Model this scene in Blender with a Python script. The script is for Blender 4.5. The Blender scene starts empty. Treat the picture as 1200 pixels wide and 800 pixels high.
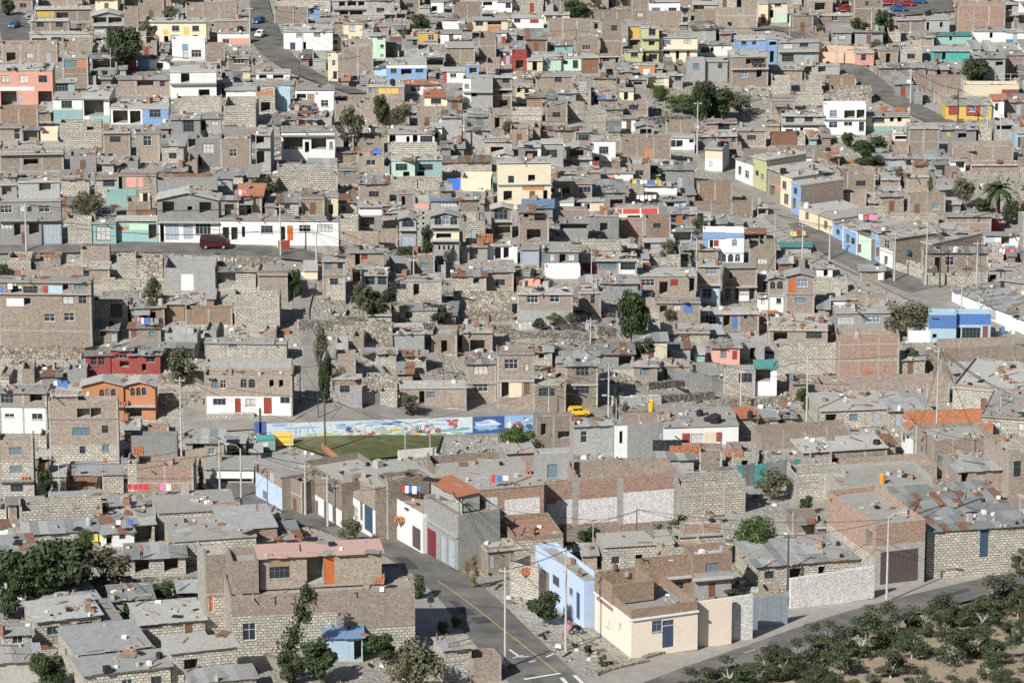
import bpy, math, random
from mathutils import Vector, Matrix, noise
random.seed(11)
R = math.radians
scene = bpy.context.scene
COL = scene.collection
F = 5000.0                      # focal length in pixels of a 1200 px wide picture
PITCH = R(15.7)
CAMZ = 165.0
cp, sp = math.cos(PITCH), math.sin(PITCH)

# ---------------------------------------------------------------- terrain
PX = [-300, 0, 300, 600, 900, 1200, 1500]
LEFT = [(900,10.75),(800,10.2),(700,9.55),(600,8.85),(515,8.3),(400,7.93),(290,7.58),(160,6.62),(60,5.85),(0,5.4),(-60,5.0)]
MID = [(900,10.7),(800,10.15),(700,9.45),(600,8.75),(500,8.1),(400,7.7),(300,7.3),(200,6.75),(100,6.05),(0,5.4),(-60,5.0)]
RIGHT = [(900,10.7),(800,10.1),(700,9.4),(600,8.7),(500,7.95),(400,7.35),(300,6.9),(200,6.45),(100,5.95),(0,5.4),(-60,5.02)]
def mixp(a, b, t): return [(y1*(1-t)+y2*t, s1*(1-t)+s2*t) for (y1,s1),(y2,s2) in zip(a,b)]
PROF = [LEFT, LEFT, LEFT, MID, RIGHT, RIGHT, RIGHT]
Y0, Y1, NY = 300, 1100, 801
def prof_table(pr):
    pts = []
    for py, s in pr:
        d = F/s; v = (py-400)/F
        pts.append((d*(cp - v*sp), CAMZ - d*(sp + v*cp)))
    pts.sort()
    t = []
    for i in range(NY):
        Y = Y0+i
        if Y <= pts[0][0]: z = pts[0][1]
        elif Y >= pts[-1][0]: z = pts[-1][1] + (Y-pts[-1][0])*0.02
        else:
            for (ya,za),(yb,zb) in zip(pts,pts[1:]):
                if ya <= Y <= yb:
                    z = za+(zb-za)*(Y-ya)/(yb-ya); break
        t.append(z)
    out = []
    for i in range(NY):
        a, b = max(0,i-9), min(NY,i+10)
        out.append(sum(t[a:b])/(b-a))
    return out
TAB = [prof_table(p) for p in PROF]
def ground(X, Y):
    c = 600 + X/max(Y,1)*F*cp
    k = (c-PX[0])/300.0
    k = max(0.0, min(len(PX)-1.001, k)); i = int(k); t = k-i; t = t*t*(3-2*t)
    y = max(0.0, min(NY-1.001, Y-Y0)); j = int(y); w = y-j
    za = TAB[i][j]*(1-w)+TAB[i][j+1]*w
    zb = TAB[i+1][j]*(1-w)+TAB[i+1][j+1]*w
    z = za*(1-t)+zb*t
    if Y > Y1: z += (Y-Y1)*0.03
    return z
def ray(px, py):
    a, b = (px-600)/F, (400-py)/F
    return Vector((a, cp + b*sp, -sp + b*cp))
def at(px, py, dz=0.0):
    """point of the ground seen at that place of the photograph"""
    d = ray(px, py); lo, hi = 300.0, 1400.0
    for _ in range(40):
        m = (lo+hi)/2
        if CAMZ + d.z*m > ground(d.x*m, d.y*m)+dz: lo = m
        else: hi = m
    return Vector((d.x*lo, d.y*lo, CAMZ+d.z*lo))
def proj(p):
    x, y, z = p[0], p[1], p[2]-CAMZ
    dep = y*cp - z*sp; up = y*sp + z*cp
    return 600+F*x/dep, 400-F*up/dep, F/dep
def elev(py): return PITCH + math.atan((py-400)/F)

# ---------------------------------------------------------------- materials
MAT = {}
def newmat(name):
    m = bpy.data.materials.new(name); m.use_nodes = True
    nt = m.node_tree; nt.nodes.clear()
    o = nt.nodes.new('ShaderNodeOutputMaterial'); b = nt.nodes.new('ShaderNodeBsdfPrincipled')
    b.inputs['Roughness'].default_value = 0.9
    b.inputs['Specular IOR Level'].default_value = 0.2
    nt.links.new(b.outputs[0], o.inputs[0])
    MAT[name] = m
    return m, nt, b
def N(nt, t, **k):
    n = nt.nodes.new(t)
    for a, v in k.items(): setattr(n, a, v)
    return n
def mixc(nt, fac, c1, c2, mode='MIX'):
    n = nt.nodes.new('ShaderNodeMix'); n.data_type = 'RGBA'; n.blend_type = mode
    def put(i, v):
        if isinstance(v, (int, float)): n.inputs[i].default_value = v
        elif isinstance(v, tuple): n.inputs[i].default_value = (v[0], v[1], v[2], 1)
        else: nt.links.new(v, n.inputs[i])
    put(0, fac); put(6, c1); put(7, c2)
    return n.outputs[2]
def math_n(nt, op, a, b=None, c=None):
    n = nt.nodes.new('ShaderNodeMath'); n.operation = op
    for i, v in enumerate((a, b, c)):
        if v is None: continue
        if isinstance(v, (int, float)): n.inputs[i].default_value = v
        else: nt.links.new(v, n.inputs[i])
    return n.outputs[0]
def noise_n(nt, vec, scale, detail=4, rough=0.6):
    n = nt.nodes.new('ShaderNodeTexNoise'); n.inputs['Scale'].default_value = scale
    n.inputs['Detail'].default_value = detail; n.inputs['Roughness'].default_value = rough
    if vec is not None: nt.links.new(vec, n.inputs['Vector'])
    return n.outputs['Fac']
def ramp(nt, fac, a, b, lo=0.0, hi=1.0):
    n = nt.nodes.new('ShaderNodeMapRange'); n.inputs[1].default_value = a; n.inputs[2].default_value = b
    n.inputs[3].default_value = lo; n.inputs[4].default_value = hi; nt.links.new(fac, n.inputs[0])
    return n.outputs[0]
def pos(nt):
    g = nt.nodes.new('ShaderNodeNewGeometry'); return g.outputs['Position']
def wear(nt, col, amount=0.35, rnd=0.25, streak=True, mott=0.2):
    """dust, stains with their own shape and a tone of its own for every object"""
    P = pos(nt)
    n1 = noise_n(nt, P, 0.55, 5, 0.7)
    col = mixc(nt, ramp(nt, n1, 0.42, 0.72, 0, amount), col, (0.30,0.26,0.21))
    n3 = noise_n(nt, P, 2.6, 3, 0.7)
    col = mixc(nt, 1.0, col, mixc(nt, ramp(nt, n3, 0.3, 0.7), (1-mott*1.1,)*3, (1+mott*.6,)*3), 'MULTIPLY')
    if streak:
        mp = N(nt, 'ShaderNodeMapping'); mp.inputs['Scale'].default_value = (1.6,1.6,0.12)
        nt.links.new(P, mp.inputs[0])
        n2 = noise_n(nt, mp.outputs[0], 1.3, 3, 0.6)
        col = mixc(nt, ramp(nt, n2, 0.55, 0.8, 0, amount), col, (0.13,0.12,0.11))
    oi = N(nt, 'ShaderNodeObjectInfo')
    v = ramp(nt, oi.outputs['Random'], 0, 1, 1-rnd, 1+rnd)
    hs = N(nt, 'ShaderNodeHueSaturation'); nt.links.new(col, hs.inputs['Color']); nt.links.new(v, hs.inputs['Value'])
    return hs.outputs[0]
def bump(nt, b, h, dist=0.03, strength=0.6):
    n = N(nt, 'ShaderNodeBump'); n.inputs['Distance'].default_value = dist; n.inputs['Strength'].default_value = strength
    nt.links.new(h, n.inputs['Height']); nt.links.new(n.outputs[0], b.inputs['Normal'])
def plain(name, c, amount=0.3, rnd=0.15, rough=0.85, streak=True):
    m, nt, b = newmat(name)
    nt.links.new(wear(nt, mixc(nt, 0.0, c, c), amount, rnd, streak, 0.22 if max(c) < .45 else 0.07), b.inputs['Base Color'])
    b.inputs['Roughness'].default_value = rough
    bump(nt, b, noise_n(nt, pos(nt), 6, 4), 0.02, 0.4)
    return m
def flat(name, c, rough=0.6, metal=0.0, spec=0.4):
    m, nt, b = newmat(name)
    P = pos(nt); n = noise_n(nt, P, 3.0, 3)
    col = mixc(nt, ramp(nt, n, 0.3, 0.7), tuple(x*0.85 for x in c), tuple(min(1,x*1.1) for x in c))
    nt.links.new(col, b.inputs['Base Color']); b.inputs['Roughness'].default_value = rough
    b.inputs['Metallic'].default_value = metal; b.inputs['Specular IOR Level'].default_value = spec
    return m
def blockwork(name, c1, c2, mortar, bw, bh, ms, amount=0.3, rnd=0.2, gap=0.0, big=0.5):
    m, nt, b = newmat(name)
    tc = N(nt, 'ShaderNodeTexCoord'); sx = N(nt, 'ShaderNodeSeparateXYZ')
    nt.links.new(tc.outputs['Object'], sx.inputs[0])
    u = math_n(nt, 'ADD', sx.outputs[0], sx.outputs[1])
    wob = math_n(nt, 'MULTIPLY', noise_n(nt, tc.outputs['Object'], 1.3, 2), 0.08)
    z = math_n(nt, 'ADD', sx.outputs[2], wob)
    cb = N(nt, 'ShaderNodeCombineXYZ'); nt.links.new(u, cb.inputs[0]); nt.links.new(z, cb.inputs[1])
    br = N(nt, 'ShaderNodeTexBrick'); nt.links.new(cb.outputs[0], br.inputs['Vector'])
    br.inputs['Color1'].default_value = (*c1,1); br.inputs['Color2'].default_value = (*c2,1); br.inputs['Mortar'].default_value = (*mortar,1)
    br.inputs['Scale'].default_value = 1.0; br.inputs['Brick Width'].default_value = bw; br.inputs['Row Height'].default_value = bh
    br.inputs['Mortar Size'].default_value = ms; br.inputs['Mortar Smooth'].default_value = 0.2; br.inputs['Bias'].default_value = -0.1
    P = pos(nt)
    nb = noise_n(nt, P, big, 4, 0.7)
    col = mixc(nt, ramp(nt, nb, 0.35, 0.65, 0, 0.5), br.outputs['Color'], tuple(0.5*(a+d) for a, d in zip(c2, mortar)))
    nf = noise_n(nt, P, 4.5, 3, 0.8)
    col = mixc(nt, 1.0, col, mixc(nt, ramp(nt, nf, 0.32, 0.68), (0.62,0.62,0.63), (1.3,1.28,1.25)), 'MULTIPLY')
    nt.links.new(wear(nt, col, amount, rnd), b.inputs['Base Color'])
    bump(nt, b, br.outputs['Fac'], 0.03, 0.5)
    return m

blockwork('b', (0.35,0.272,0.215), (0.245,0.184,0.143), (0.42,0.39,0.34), 0.38, 0.19, 0.026)
blockwork('B', (0.33,0.19,0.14), (0.25,0.14,0.10), (0.36,0.31,0.27), 0.26, 0.14, 0.02)
blockwork('tan', (0.34,0.235,0.17), (0.27,0.18,0.125), (0.36,0.29,0.22), 0.34, 0.17, 0.02, 0.15, 0.05)
blockwork('redbrick', (0.42,0.22,0.145), (0.30,0.145,0.10), (0.46,0.40,0.34), 0.40, 0.20, 0.035, 0.15, 0.08)
blockwork('o2', (0.60,0.20,0.08), (0.48,0.15,0.06), (0.45,0.30,0.2), 0.30, 0.16, 0.02, 0.1, 0.08)
blockwork('s', (0.72,0.68,0.59), (0.50,0.47,0.405), (0.17,0.155,0.13), 0.62, 0.34, 0.05, 0.2, 0.10)
blockwork('S', (0.88,0.87,0.84), (0.80,0.79,0.76), (0.50,0.48,0.45), 0.50, 0.28, 0.03, 0.1, 0.08)
m, nt, b = newmat('R')
P = pos(nt); v1 = N(nt,'ShaderNodeTexVoronoi'); v1.inputs['Scale'].default_value = 2.1; nt.links.new(P, v1.inputs['Vector'])
v2 = N(nt,'ShaderNodeTexVoronoi'); v2.feature = 'DISTANCE_TO_EDGE'; v2.inputs['Scale'].default_value = 2.1; nt.links.new(P, v2.inputs['Vector'])
sp3 = N(nt,'ShaderNodeSeparateColor'); nt.links.new(v1.outputs['Color'], sp3.inputs[0])
col = mixc(nt, sp3.outputs[0], (0.24,0.21,0.17), (0.52,0.48,0.40))
col = mixc(nt, ramp(nt, v2.outputs['Distance'], 0.02, 0.10, 1, 0), col, (0.09,0.08,0.065))
nt.links.new(wear(nt, col, 0.3, 0.15), b.inputs['Base Color']); bump(nt, b, v2.outputs['Distance'], 0.12, 0.8)
blockwork('patchwhite', (0.88,0.87,0.88), (0.80,0.78,0.78), (0.55,0.50,0.47), 0.42, 0.24, 0.035, 0.05, 0.02)
plain('g', (0.34,0.34,0.33), 0.35, 0.28)
plain('conc', (0.40,0.385,0.35), 0.3, 0.15)
plain('slab', (0.40,0.395,0.365), 0.3, 0.25, streak=False)
plain('w', (0.80,0.79,0.76), 0.13, 0.06)
plain('c', (0.74,0.65,0.48), 0.15, 0.12)
plain('creamhero', (0.80,0.70,0.57), 0.08, 0.02)
plain('p', (0.70,0.36,0.28), 0.2, 0.1)
plain('l', (0.42,0.58,0.68), 0.2, 0.15)
plain('lav', (0.50,0.60,0.80), 0.08, 0.02)
plain('u', (0.22,0.36,0.57), 0.2, 0.12)
plain('U', (0.09,0.20,0.48), 0.15, 0.1)
plain('y', (0.66,0.46,0.12), 0.15, 0.15)
plain('yc', (0.70,0.62,0.45), 0.1, 0.1)
plain('Y', (0.50,0.50,0.26), 0.2, 0.12)
plain('o', (0.52,0.235,0.12), 0.15, 0.1)
plain('G', (0.52,0.70,0.55), 0.2, 0.1)
plain('t', (0.28,0.45,0.43), 0.2, 0.15)
plain('T', (0.10,0.42,0.40), 0.2, 0.12)
plain('r', (0.34,0.07,0.065), 0.2, 0.15)
plain('peach', (0.62,0.43,0.31), 0.15, 0.1)
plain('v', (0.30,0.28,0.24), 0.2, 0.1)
plain('wood', (0.27,0.19,0.12), 0.3, 0.3)
plain('rust', (0.26,0.13,0.08), 0.3, 0.2)
plain('redroof', (0.55,0.10,0.08), 0.15, 0.1)
plain('pinkroof', (0.50,0.33,0.285), 0.15, 0.05, streak=False)
plain('black', (0.025,0.025,0.03), 0.1, 0.1)
flat('curtain', (0.55,0.55,0.52)); flat('frame', (0.30,0.31,0.31)); flat('framew', (0.7,0.7,0.68)); flat('steel', (0.16,0.16,0.16))
flat('glass', (0.035,0.045,0.055), 0.15, 0, 0.5); flat('glassb', (0.16,0.24,0.30), 0.2, 0, 0.5)
flat('maroon', (0.17,0.03,0.04), 0.5); flat('doorblue', (0.22,0.30,0.40), 0.5); flat('doorbrown', (0.20,0.10,0.06), 0.6)
flat('doorred', (0.32,0.06,0.04), 0.5); flat('doororange', (0.55,0.15,0.04), 0.5); flat('doorgrey', (0.38,0.43,0.47), 0.5); flat('darkblue', (0.05,0.09,0.15), 0.5)
flat('slats', (0.11,0.085,0.08), 0.6); flat('rebar', (0.20,0.12,0.09), 0.7)
flat('pole', (0.50,0.48,0.44), 0.8); flat('poledark', (0.09,0.085,0.08), 0.8); flat('cable', (0.03,0.03,0.03), 0.7)
flat('tyre', (0.02,0.02,0.02), 0.8); flat('paint_white', (0.75,0.75,0.72), 0.7); flat('paint_yellow', (0.55,0.42,0.10), 0.7)
flat('carmaroon', (0.07,0.012,0.018), 0.3, 0, 0.5); flat('caryellow', (0.80,0.50,0.03), 0.3, 0, 0.5); flat('carwhite', (0.75,0.75,0.75), 0.3, 0, 0.5)
flat('carred', (0.28,0.03,0.03), 0.3, 0, 0.5); flat('carblue', (0.04,0.11,0.26), 0.3, 0, 0.5); flat('lampglass', (0.8,0.8,0.75), 0.2)
flat('skin', (0.35,0.2,0.13), 0.7); flat('hair', (0.02,0.015,0.012), 0.7)
for k, c in dict(cl_white=(0.8,0.8,0.8), cl_red=(0.6,0.05,0.05), cl_pink=(0.75,0.25,0.4), cl_yellow=(0.75,0.6,0.1), cl_blue=(0.08,0.2,0.55), cl_black=(0.03,0.03,0.04), cl_green=(0.55,0.75,0.2), cl_grey=(0.3,0.3,0.32),
    mu_sky=(0.34,0.55,0.80), mu_pale=(0.72,0.80,0.84), mu_pink=(0.74,0.48,0.44), mu_red=(0.50,0.14,0.14), mu_green=(0.48,0.62,0.34), mu_white=(0.82,0.82,0.80), mu_navy=(0.07,0.13,0.36), mu_teal=(0.22,0.48,0.58),
    mu_yellow=(0.78,0.60,0.16), tank_orange=(0.75,0.28,0.05), tank_yellow=(0.80,0.52,0.05), tarp_blue=(0.05,0.16,0.62), tarp_green=(0.04,0.20,0.15)).items():
    flat(k, c, 0.8)
# corrugated sheets: rib bump and a tint for each sheet
def sheet(name, c, rust):
    m, nt, b = newmat(name)
    tc = N(nt, 'ShaderNodeTexCoord'); wv = N(nt, 'ShaderNodeTexWave'); nt.links.new(tc.outputs['Object'], wv.inputs[0])
    wv.inputs['Scale'].default_value = 2.2; wv.inputs['Distortion'].default_value = 0.2
    P = pos(nt); n = noise_n(nt, P, 0.9, 5, 0.75)
    col = mixc(nt, ramp(nt, n, 0.5, 0.75, 0, 0.8), c, rust)
    col = mixc(nt, ramp(nt, wv.outputs['Fac'], 0, 1, 0, 0.25), col, tuple(x*0.6 for x in c))
    nt.links.new(wear(nt, col, 0.15, 0.18, False), b.inputs['Base Color'])
    b.inputs['Roughness'].default_value = 0.65
    bump(nt, b, wv.outputs['Fac'], 0.04, 0.6)
sheet('sh1', (0.34,0.35,0.345), (0.26,0.21,0.17)); sheet('sh2', (0.25,0.265,0.265), (0.22,0.16,0.12)); sheet('sh3', (0.42,0.43,0.42), (0.34,0.29,0.24))
sheet('shr', (0.26,0.14,0.09), (0.14,0.08,0.05)); sheet('tile', (0.50,0.20,0.115), (0.40,0.15,0.08)); sheet('shblue', (0.16,0.27,0.45), (0.2,0.2,0.2)); sheet('shteal', (0.1,0.36,0.33), (0.2,0.2,0.2))

m, nt, b = newmat('earth')
P = pos(nt)
n1 = noise_n(nt, P, 0.05, 6, 0.7); n2 = noise_n(nt, P, 0.9, 5, 0.75)
vo = N(nt, 'ShaderNodeTexVoronoi'); vo.inputs['Scale'].default_value = 2.2; nt.links.new(P, vo.inputs['Vector'])
col = mixc(nt, ramp(nt, n1, 0.35, 0.65), (0.32,0.30,0.25), (0.41,0.395,0.35))
col = mixc(nt, ramp(nt, n2, 0.5, 0.68, 0, 0.8), col, (0.20,0.175,0.145))
col = mixc(nt, ramp(nt, vo.outputs['Distance'], 0.05, 0.22, 0.55, 0), col, (0.60,0.56,0.49))
nt.links.new(col, b.inputs['Base Color'])
bump(nt, b, math_n(nt, 'ADD', n2, vo.outputs['Distance']), 0.25, 0.7)
def surf(name, ca, cb, sc=0.6, bd=0.03):
    m, nt, b = newmat(name); P = pos(nt)
    a = noise_n(nt, P, sc, 6, 0.7); c = noise_n(nt, P, 0.12, 3, 0.6)
    col = mixc(nt, ramp(nt, a, 0.35, 0.65), ca, cb)
    col = mixc(nt, ramp(nt, c, 0.45, 0.65, 0, 0.35), col, (0.33,0.29,0.23))
    nt.links.new(col, b.inputs['Base Color']); bump(nt, b, noise_n(nt, P, 5, 4), bd, 0.5)
surf('asphalt', (0.10,0.098,0.093), (0.19,0.182,0.168), 0.35); surf('dustroad', (0.22,0.205,0.185), (0.32,0.30,0.27), 0.4)
surf('patch', (0.06,0.06,0.058), (0.10,0.098,0.093), 0.8)
surf('pavement', (0.30,0.28,0.25), (0.40,0.37,0.33), 0.8); surf('grass', (0.075,0.095,0.03), (0.14,0.14,0.06), 0.8, 0.1)
surf('sand', (0.27,0.215,0.145), (0.40,0.325,0.23), 0.5, 0.1)
def leafmat(name, a, b_, c):
    m, nt, b = newmat(name)
    oi = N(nt, 'ShaderNodeObjectInfo')
    n = noise_n(nt, pos(nt), 1.6, 3, 0.7)
    col = mixc(nt, ramp(nt, n, 0.35, 0.65), a, b_)
    col = mixc(nt, ramp(nt, oi.outputs['Random'], 0, 1, 0, 0.35), col, c)
    nt.links.new(col, b.inputs['Base Color']); b.inputs['Roughness'].default_value = 0.6
leafmat('lf_dark', (0.034,0.050,0.022), (0.062,0.086,0.036), (0.07,0.075,0.04))
leafmat('lf_olive', (0.085,0.088,0.050), (0.14,0.14,0.085), (0.11,0.10,0.07))
leafmat('lf_bright', (0.05,0.085,0.025), (0.10,0.145,0.04), (0.10,0.13,0.05))
leafmat('lf_grove', (0.042,0.056,0.028), (0.078,0.095,0.047), (0.10,0.10,0.06))
leafmat('lf_dry', (0.17,0.12,0.055), (0.24,0.16,0.06), (0.2,0.14,0.08))
plain('bark', (0.20,0.155,0.12), 0.2, 0.2); plain('barkwhite', (0.5,0.47,0.42), 0.2, 0.2)

# ---------------------------------------------------------------- mesh builder and object helpers
class MB:
    def __init__(s): s.v = []; s.f = []; s.m = []; s.names = []
    def mi(s, name):
        if name not in s.names: s.names.append(name)
        return s.names.index(name)
    def poly(s, pts, mat):
        k = len(s.v); s.v.extend([tuple(p) for p in pts]); s.f.append(tuple(range(k, k+len(pts)))); s.m.append(s.mi(mat))
    def box(s, x0, y0, z0, x1, y1, z1, mat, rot=0.0, about=None, tilt=0.0):
        P = [(x0,y0,z0),(x1,y0,z0),(x1,y1,z0),(x0,y1,z0),(x0,y0,z1),(x1,y0,z1),(x1,y1,z1),(x0,y1,z1)]
        if rot or tilt:
            cx, cy = about if about else ((x0+x1)/2, (y0+y1)/2); cz = (z0+z1)/2
            c, q = math.cos(rot), math.sin(rot); ct, st = math.cos(tilt), math.sin(tilt)
            Q = []
            for x, y, z in P:
                x -= cx; y -= cy; z -= cz
                y, z = y*ct - z*st, y*st + z*ct
                Q.append((cx+x*c-y*q, cy+x*q+y*c, cz+z))
            P = Q
        k = len(s.v); s.v.extend(P); a = s.mi(mat)
        for f in ((0,3,2,1),(4,5,6,7),(0,1,5,4),(1,2,6,5),(2,3,7,6),(3,0,4,7)):
            s.f.append(tuple(k+i for i in f)); s.m.append(a)
    def tube(s, pts, rad, mat, n=6, cap=True):
        pts = [Vector(p) for p in pts]
        if isinstance(rad, (int,float)): rad = [rad]*len(pts)
        a = s.mi(mat); k0 = len(s.v)
        for i, p in enumerate(pts):
            d = (pts[min(i+1,len(pts)-1)]-pts[max(i-1,0)])
            if d.length < 1e-6: d = Vector((0,0,1))
            d.normalize()
            u = d.cross(Vector((0.3,0.9,0.1))) if abs(d.y) < 0.9 else d.cross(Vector((1,0,0)))
            u.normalize(); w = d.cross(u)
            for j in range(n):
                t = 2*math.pi*j/n; s.v.append(tuple(p + (u*math.cos(t)+w*math.sin(t))*rad[i]))
        for i in range(len(pts)-1):
            for j in range(n):
                q = (j+1) % n
                s.f.append((k0+i*n+j, k0+i*n+q, k0+(i+1)*n+q, k0+(i+1)*n+j)); s.m.append(a)
        if cap:
            s.f.append(tuple(k0+j for j in range(n))[::-1]); s.m.append(a)
            k = k0+(len(pts)-1)*n; s.f.append(tuple(k+j for j in range(n))); s.m.append(a)
    def lathe(s, cx, cy, prof, mat, n=12):
        a = s.mi(mat); k0 = len(s.v)
        for r, z in prof:
            for j in range(n):
                t = 2*math.pi*j/n; s.v.append((cx+r*math.cos(t), cy+r*math.sin(t), z))
        for i in range(len(prof)-1):
            for j in range(n):
                q = (j+1) % n; s.f.append((k0+i*n+j, k0+i*n+q, k0+(i+1)*n+q, k0+(i+1)*n+j)); s.m.append(a)
        k = k0+(len(prof)-1)*n
        s.f.append(tuple(k+j for j in range(n))); s.m.append(a); s.f.append(tuple(k0+j for j in range(n))[::-1]); s.m.append(a)
    def rock(s, x, y, z, r, mat):
        a = s.mi(mat); k = len(s.v); rr = random.random
        for dx, dy, dz in ((-1,-1,-.4),(1,-1,-.4),(1,1,-.4),(-1,1,-.4),(-.7,-.7,.6),(.7,-.7,.6),(.7,.7,.6),(-.7,.7,.6)):
            s.v.append((x+dx*r*(.55+.6*rr()), y+dy*r*(.55+.6*rr()), z+dz*r*(.7+.6*rr())))
        for f in ((4,5,6,7),(0,1,5,4),(1,2,6,5),(2,3,7,6),(3,0,4,7)):
            s.f.append(tuple(k+i for i in f)); s.m.append(a)
    def mesh(s, name):
        me = bpy.data.meshes.new(name); me.from_pydata(s.v, [], s.f)
        for n in s.names: me.materials.append(MAT[n])
        me.polygons.foreach_set('material_index', s.m); me.update()
        return me
    def build(s, name, parent=None, loc=None):
        if not s.f: return None
        o = bpy.data.objects.new(name, s.mesh(name)); COL.objects.link(o)
        if parent: o.parent = parent
        if loc is not None: o.location = loc
        return o
def empty(name, loc, rz=0.0):
    o = bpy.data.objects.new(name, None); COL.objects.link(o); o.empty_display_size = 0.3
    o.location = loc; o.rotation_euler = (0,0,rz)
    return o
def copy_tree(o, parent=None):
    c = o.copy(); COL.objects.link(c); c.parent = parent
    for ch in list(o.children): copy_tree(ch, c)
    return c
THINGS = []      # (object, px, py, words, explicit label) : labels are completed at the end
def thing(o, cat, px, py, words, label=None, group=None):
    o['category'] = cat
    if group: o['group'] = group
    THINGS.append([o, px, py, words, label])
    return o
def shear(o, k):
    for v in o.data.vertices: v.co.z += v.co.x*k
def setting(o): o['kind'] = 'structure'; return o

# ---------------------------------------------------------------- camera, sun, sky
cam = bpy.data.cameras.new('camera'); co = bpy.data.objects.new('camera', cam); COL.objects.link(co)
co.location = (0,0,CAMZ); co.rotation_euler = (math.pi/2-PITCH, 0, 0)
cam.sensor_width = 36; cam.lens = F*36/1200; cam.clip_end = 20000; cam.clip_start = 1
scene.camera = co
AZ, EL = R(35), R(38)       # the sun stands behind the camera's left shoulder; shadows fall away and to the right
sdir = Vector((math.sin(AZ)*math.cos(EL), math.cos(AZ)*math.cos(EL), -math.sin(EL)))
sl = bpy.data.lights.new('sun', 'SUN'); so = bpy.data.objects.new('sun', sl); COL.objects.link(so)
sl.energy = 5.0; sl.angle = R(0.5); sl.color = (1.0,0.98,0.945)
so.rotation_euler = sdir.to_track_quat('-Z','Y').to_euler(); so.location = (-100,200,300)
wd = bpy.data.worlds.new('World'); scene.world = wd; wd.use_nodes = True
nt = wd.node_tree; bg = nt.nodes['Background']
sk = nt.nodes.new('ShaderNodeTexSky'); sk.sky_type = 'NISHITA'; sk.sun_disc = False; sk.sun_elevation = EL
sk.sun_rotation = math.atan2(-sdir.x, -sdir.y)
nt.links.new(sk.outputs[0], bg.inputs[0]); bg.inputs[1].default_value = 0.05
scene.view_settings.view_transform = 'Standard'; scene.view_settings.look = 'None'
scene.view_settings.exposure = 0.17; scene.view_settings.gamma = 1.0
scene.cycles.max_bounces = 4; scene.cycles.diffuse_bounces = 2; scene.cycles.glossy_bounces = 2

# ---------------------------------------------------------------- ground sheet and roads
ROADS = {}
def inside(px, py, poly):
    c = False; n = len(poly)
    for i in range(n):
        x1,y1 = poly[i]; x2,y2 = poly[(i+1)%n]
        if (y1 > py) != (y2 > py) and px < (x2-x1)*(py-y1)/(y2-y1)+x1: c = not c
    return c
def smooth_line(pts, step=3.0):
    P = [Vector(p) for p in pts]; out = []
    for i in range(len(P)-1):
        a, b = P[i], P[i+1]; p0 = P[i-1] if i else a*2-b; p3 = P[i+2] if i+2 < len(P) else b*2-a
        n = max(2, int((b-a).length/step))
        for k in range(n):
            t = k/n
            out.append(0.5*((2*a)+(b-p0)*t+(2*p0-5*a+4*b-p3)*t*t+(3*a-p0-3*b+p3)*t**3))
    out.append(P[-1]); return out
def strip(name, pix, width, mat, lift, thick=0.0, world=None):
    pts = world or [at(*p) for p in pix]
    L = smooth_line(pts); mb = MB(); rows = []
    ws = width if isinstance(width, (list,tuple)) else [width, width]
    for i, p in enumerate(L):
        t = L[min(i+1,len(L)-1)]-L[max(i-1,0)]; t.z = 0; t.normalize(); n = Vector((-t.y, t.x, 0))
        f = i/(len(L)-1)*(len(ws)-1); k = min(int(f), len(ws)-2); w = ws[k]+(ws[k+1]-ws[k])*(f-k)
        row = []
        for q in range(7):
            s = (q/6-0.5)*w; r = p+n*s; row.append((r.x, r.y, ground(r.x, r.y)+lift))
        rows.append(row)
    for a, b in zip(rows, rows[1:]):
        for q in range(6): mb.poly((a[q], a[q+1], b[q+1], b[q]), mat)
        if thick:
            for q in (0,6):
                mb.poly((a[q], b[q], (b[q][0],b[q][1],b[q][2]-thick), (a[q][0],a[q][1],a[q][2]-thick)), mat)
    o = mb.build(name); 
    return o, L
def build_ground():
    xs = [-2500,-1500,-800,-400,-250]+[-160+2.5*i for i in range(129)]+[250,400,800,1500,2500]
    ys = [-200,0,150,250,330]+[380+2.5*i for i in range(257)]+[1060,1150,1300,1600,2200,3200,5000,9000]
    mb = MB(); a = mb.mi('earth'); nx = len(xs)
    for y in ys:
        for x in xs:
            d = 0.0
            if 380 < y < 1030 and abs(x) < 170: d = 0.22*noise.noise(Vector((x*.12, y*.12, 3)))-0.12
            mb.v.append((x, y, ground(x, max(y,300))+d-0.06))
    for j in range(len(ys)-1):
        for i in range(nx-1):
            k = j*nx+i; mb.f.append((k,k+1,k+nx+1,k+nx)); mb.m.append(a)
    setting(mb.build('ground'))
build_ground()
ROADPOLY = []
def road(name, pix, width, mat, lift=0.14, pad=0.0):
    o, L = strip(name, pix, width, mat, lift); setting(o)
    w = (max(width) if isinstance(width,(list,tuple)) else width)/2+pad
    for p in L[::2]:
        ROADPOLY.append((p.x, p.y, w))
    return L
road('dirt_verge', [(640,830),(560,752),(508,690),(468,646),(410,618),(350,602),(300,582),(275,560)], [15,15,13,12,9,8,8], 'pavement', 0.10, 0.3)
road('main_street', [(680,842),(608,768),(545,700),(500,664),(455,640),(410,622),(350,604),(300,584),(275,560)], [8.5,8.5,7.5,7,6.5,6,6], 'asphalt', 0.20)
road('verge', [(700,836),(800,786),(900,745),(1000,706),(1100,676),(1250,640)], 13, 'pavement', 0.05, 0.5)
road('lower_road', [(690,850),(800,801),(900,764),(1000,729),(1100,702),(1250,668)], 6.6, 'asphalt', 0.23)
road('hillside_road', [(-60,292),(60,291),(140,290),(240,292),(330,297),(410,306)], 5.5, 'asphalt', 0.16, 0.5)
road('dirt_road', [(215,492),(300,488),(400,484),(500,480),(600,477),(690,482),(735,492)], [9,9,8,7,8,9], 'dustroad', 0.10, 0.5)
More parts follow.
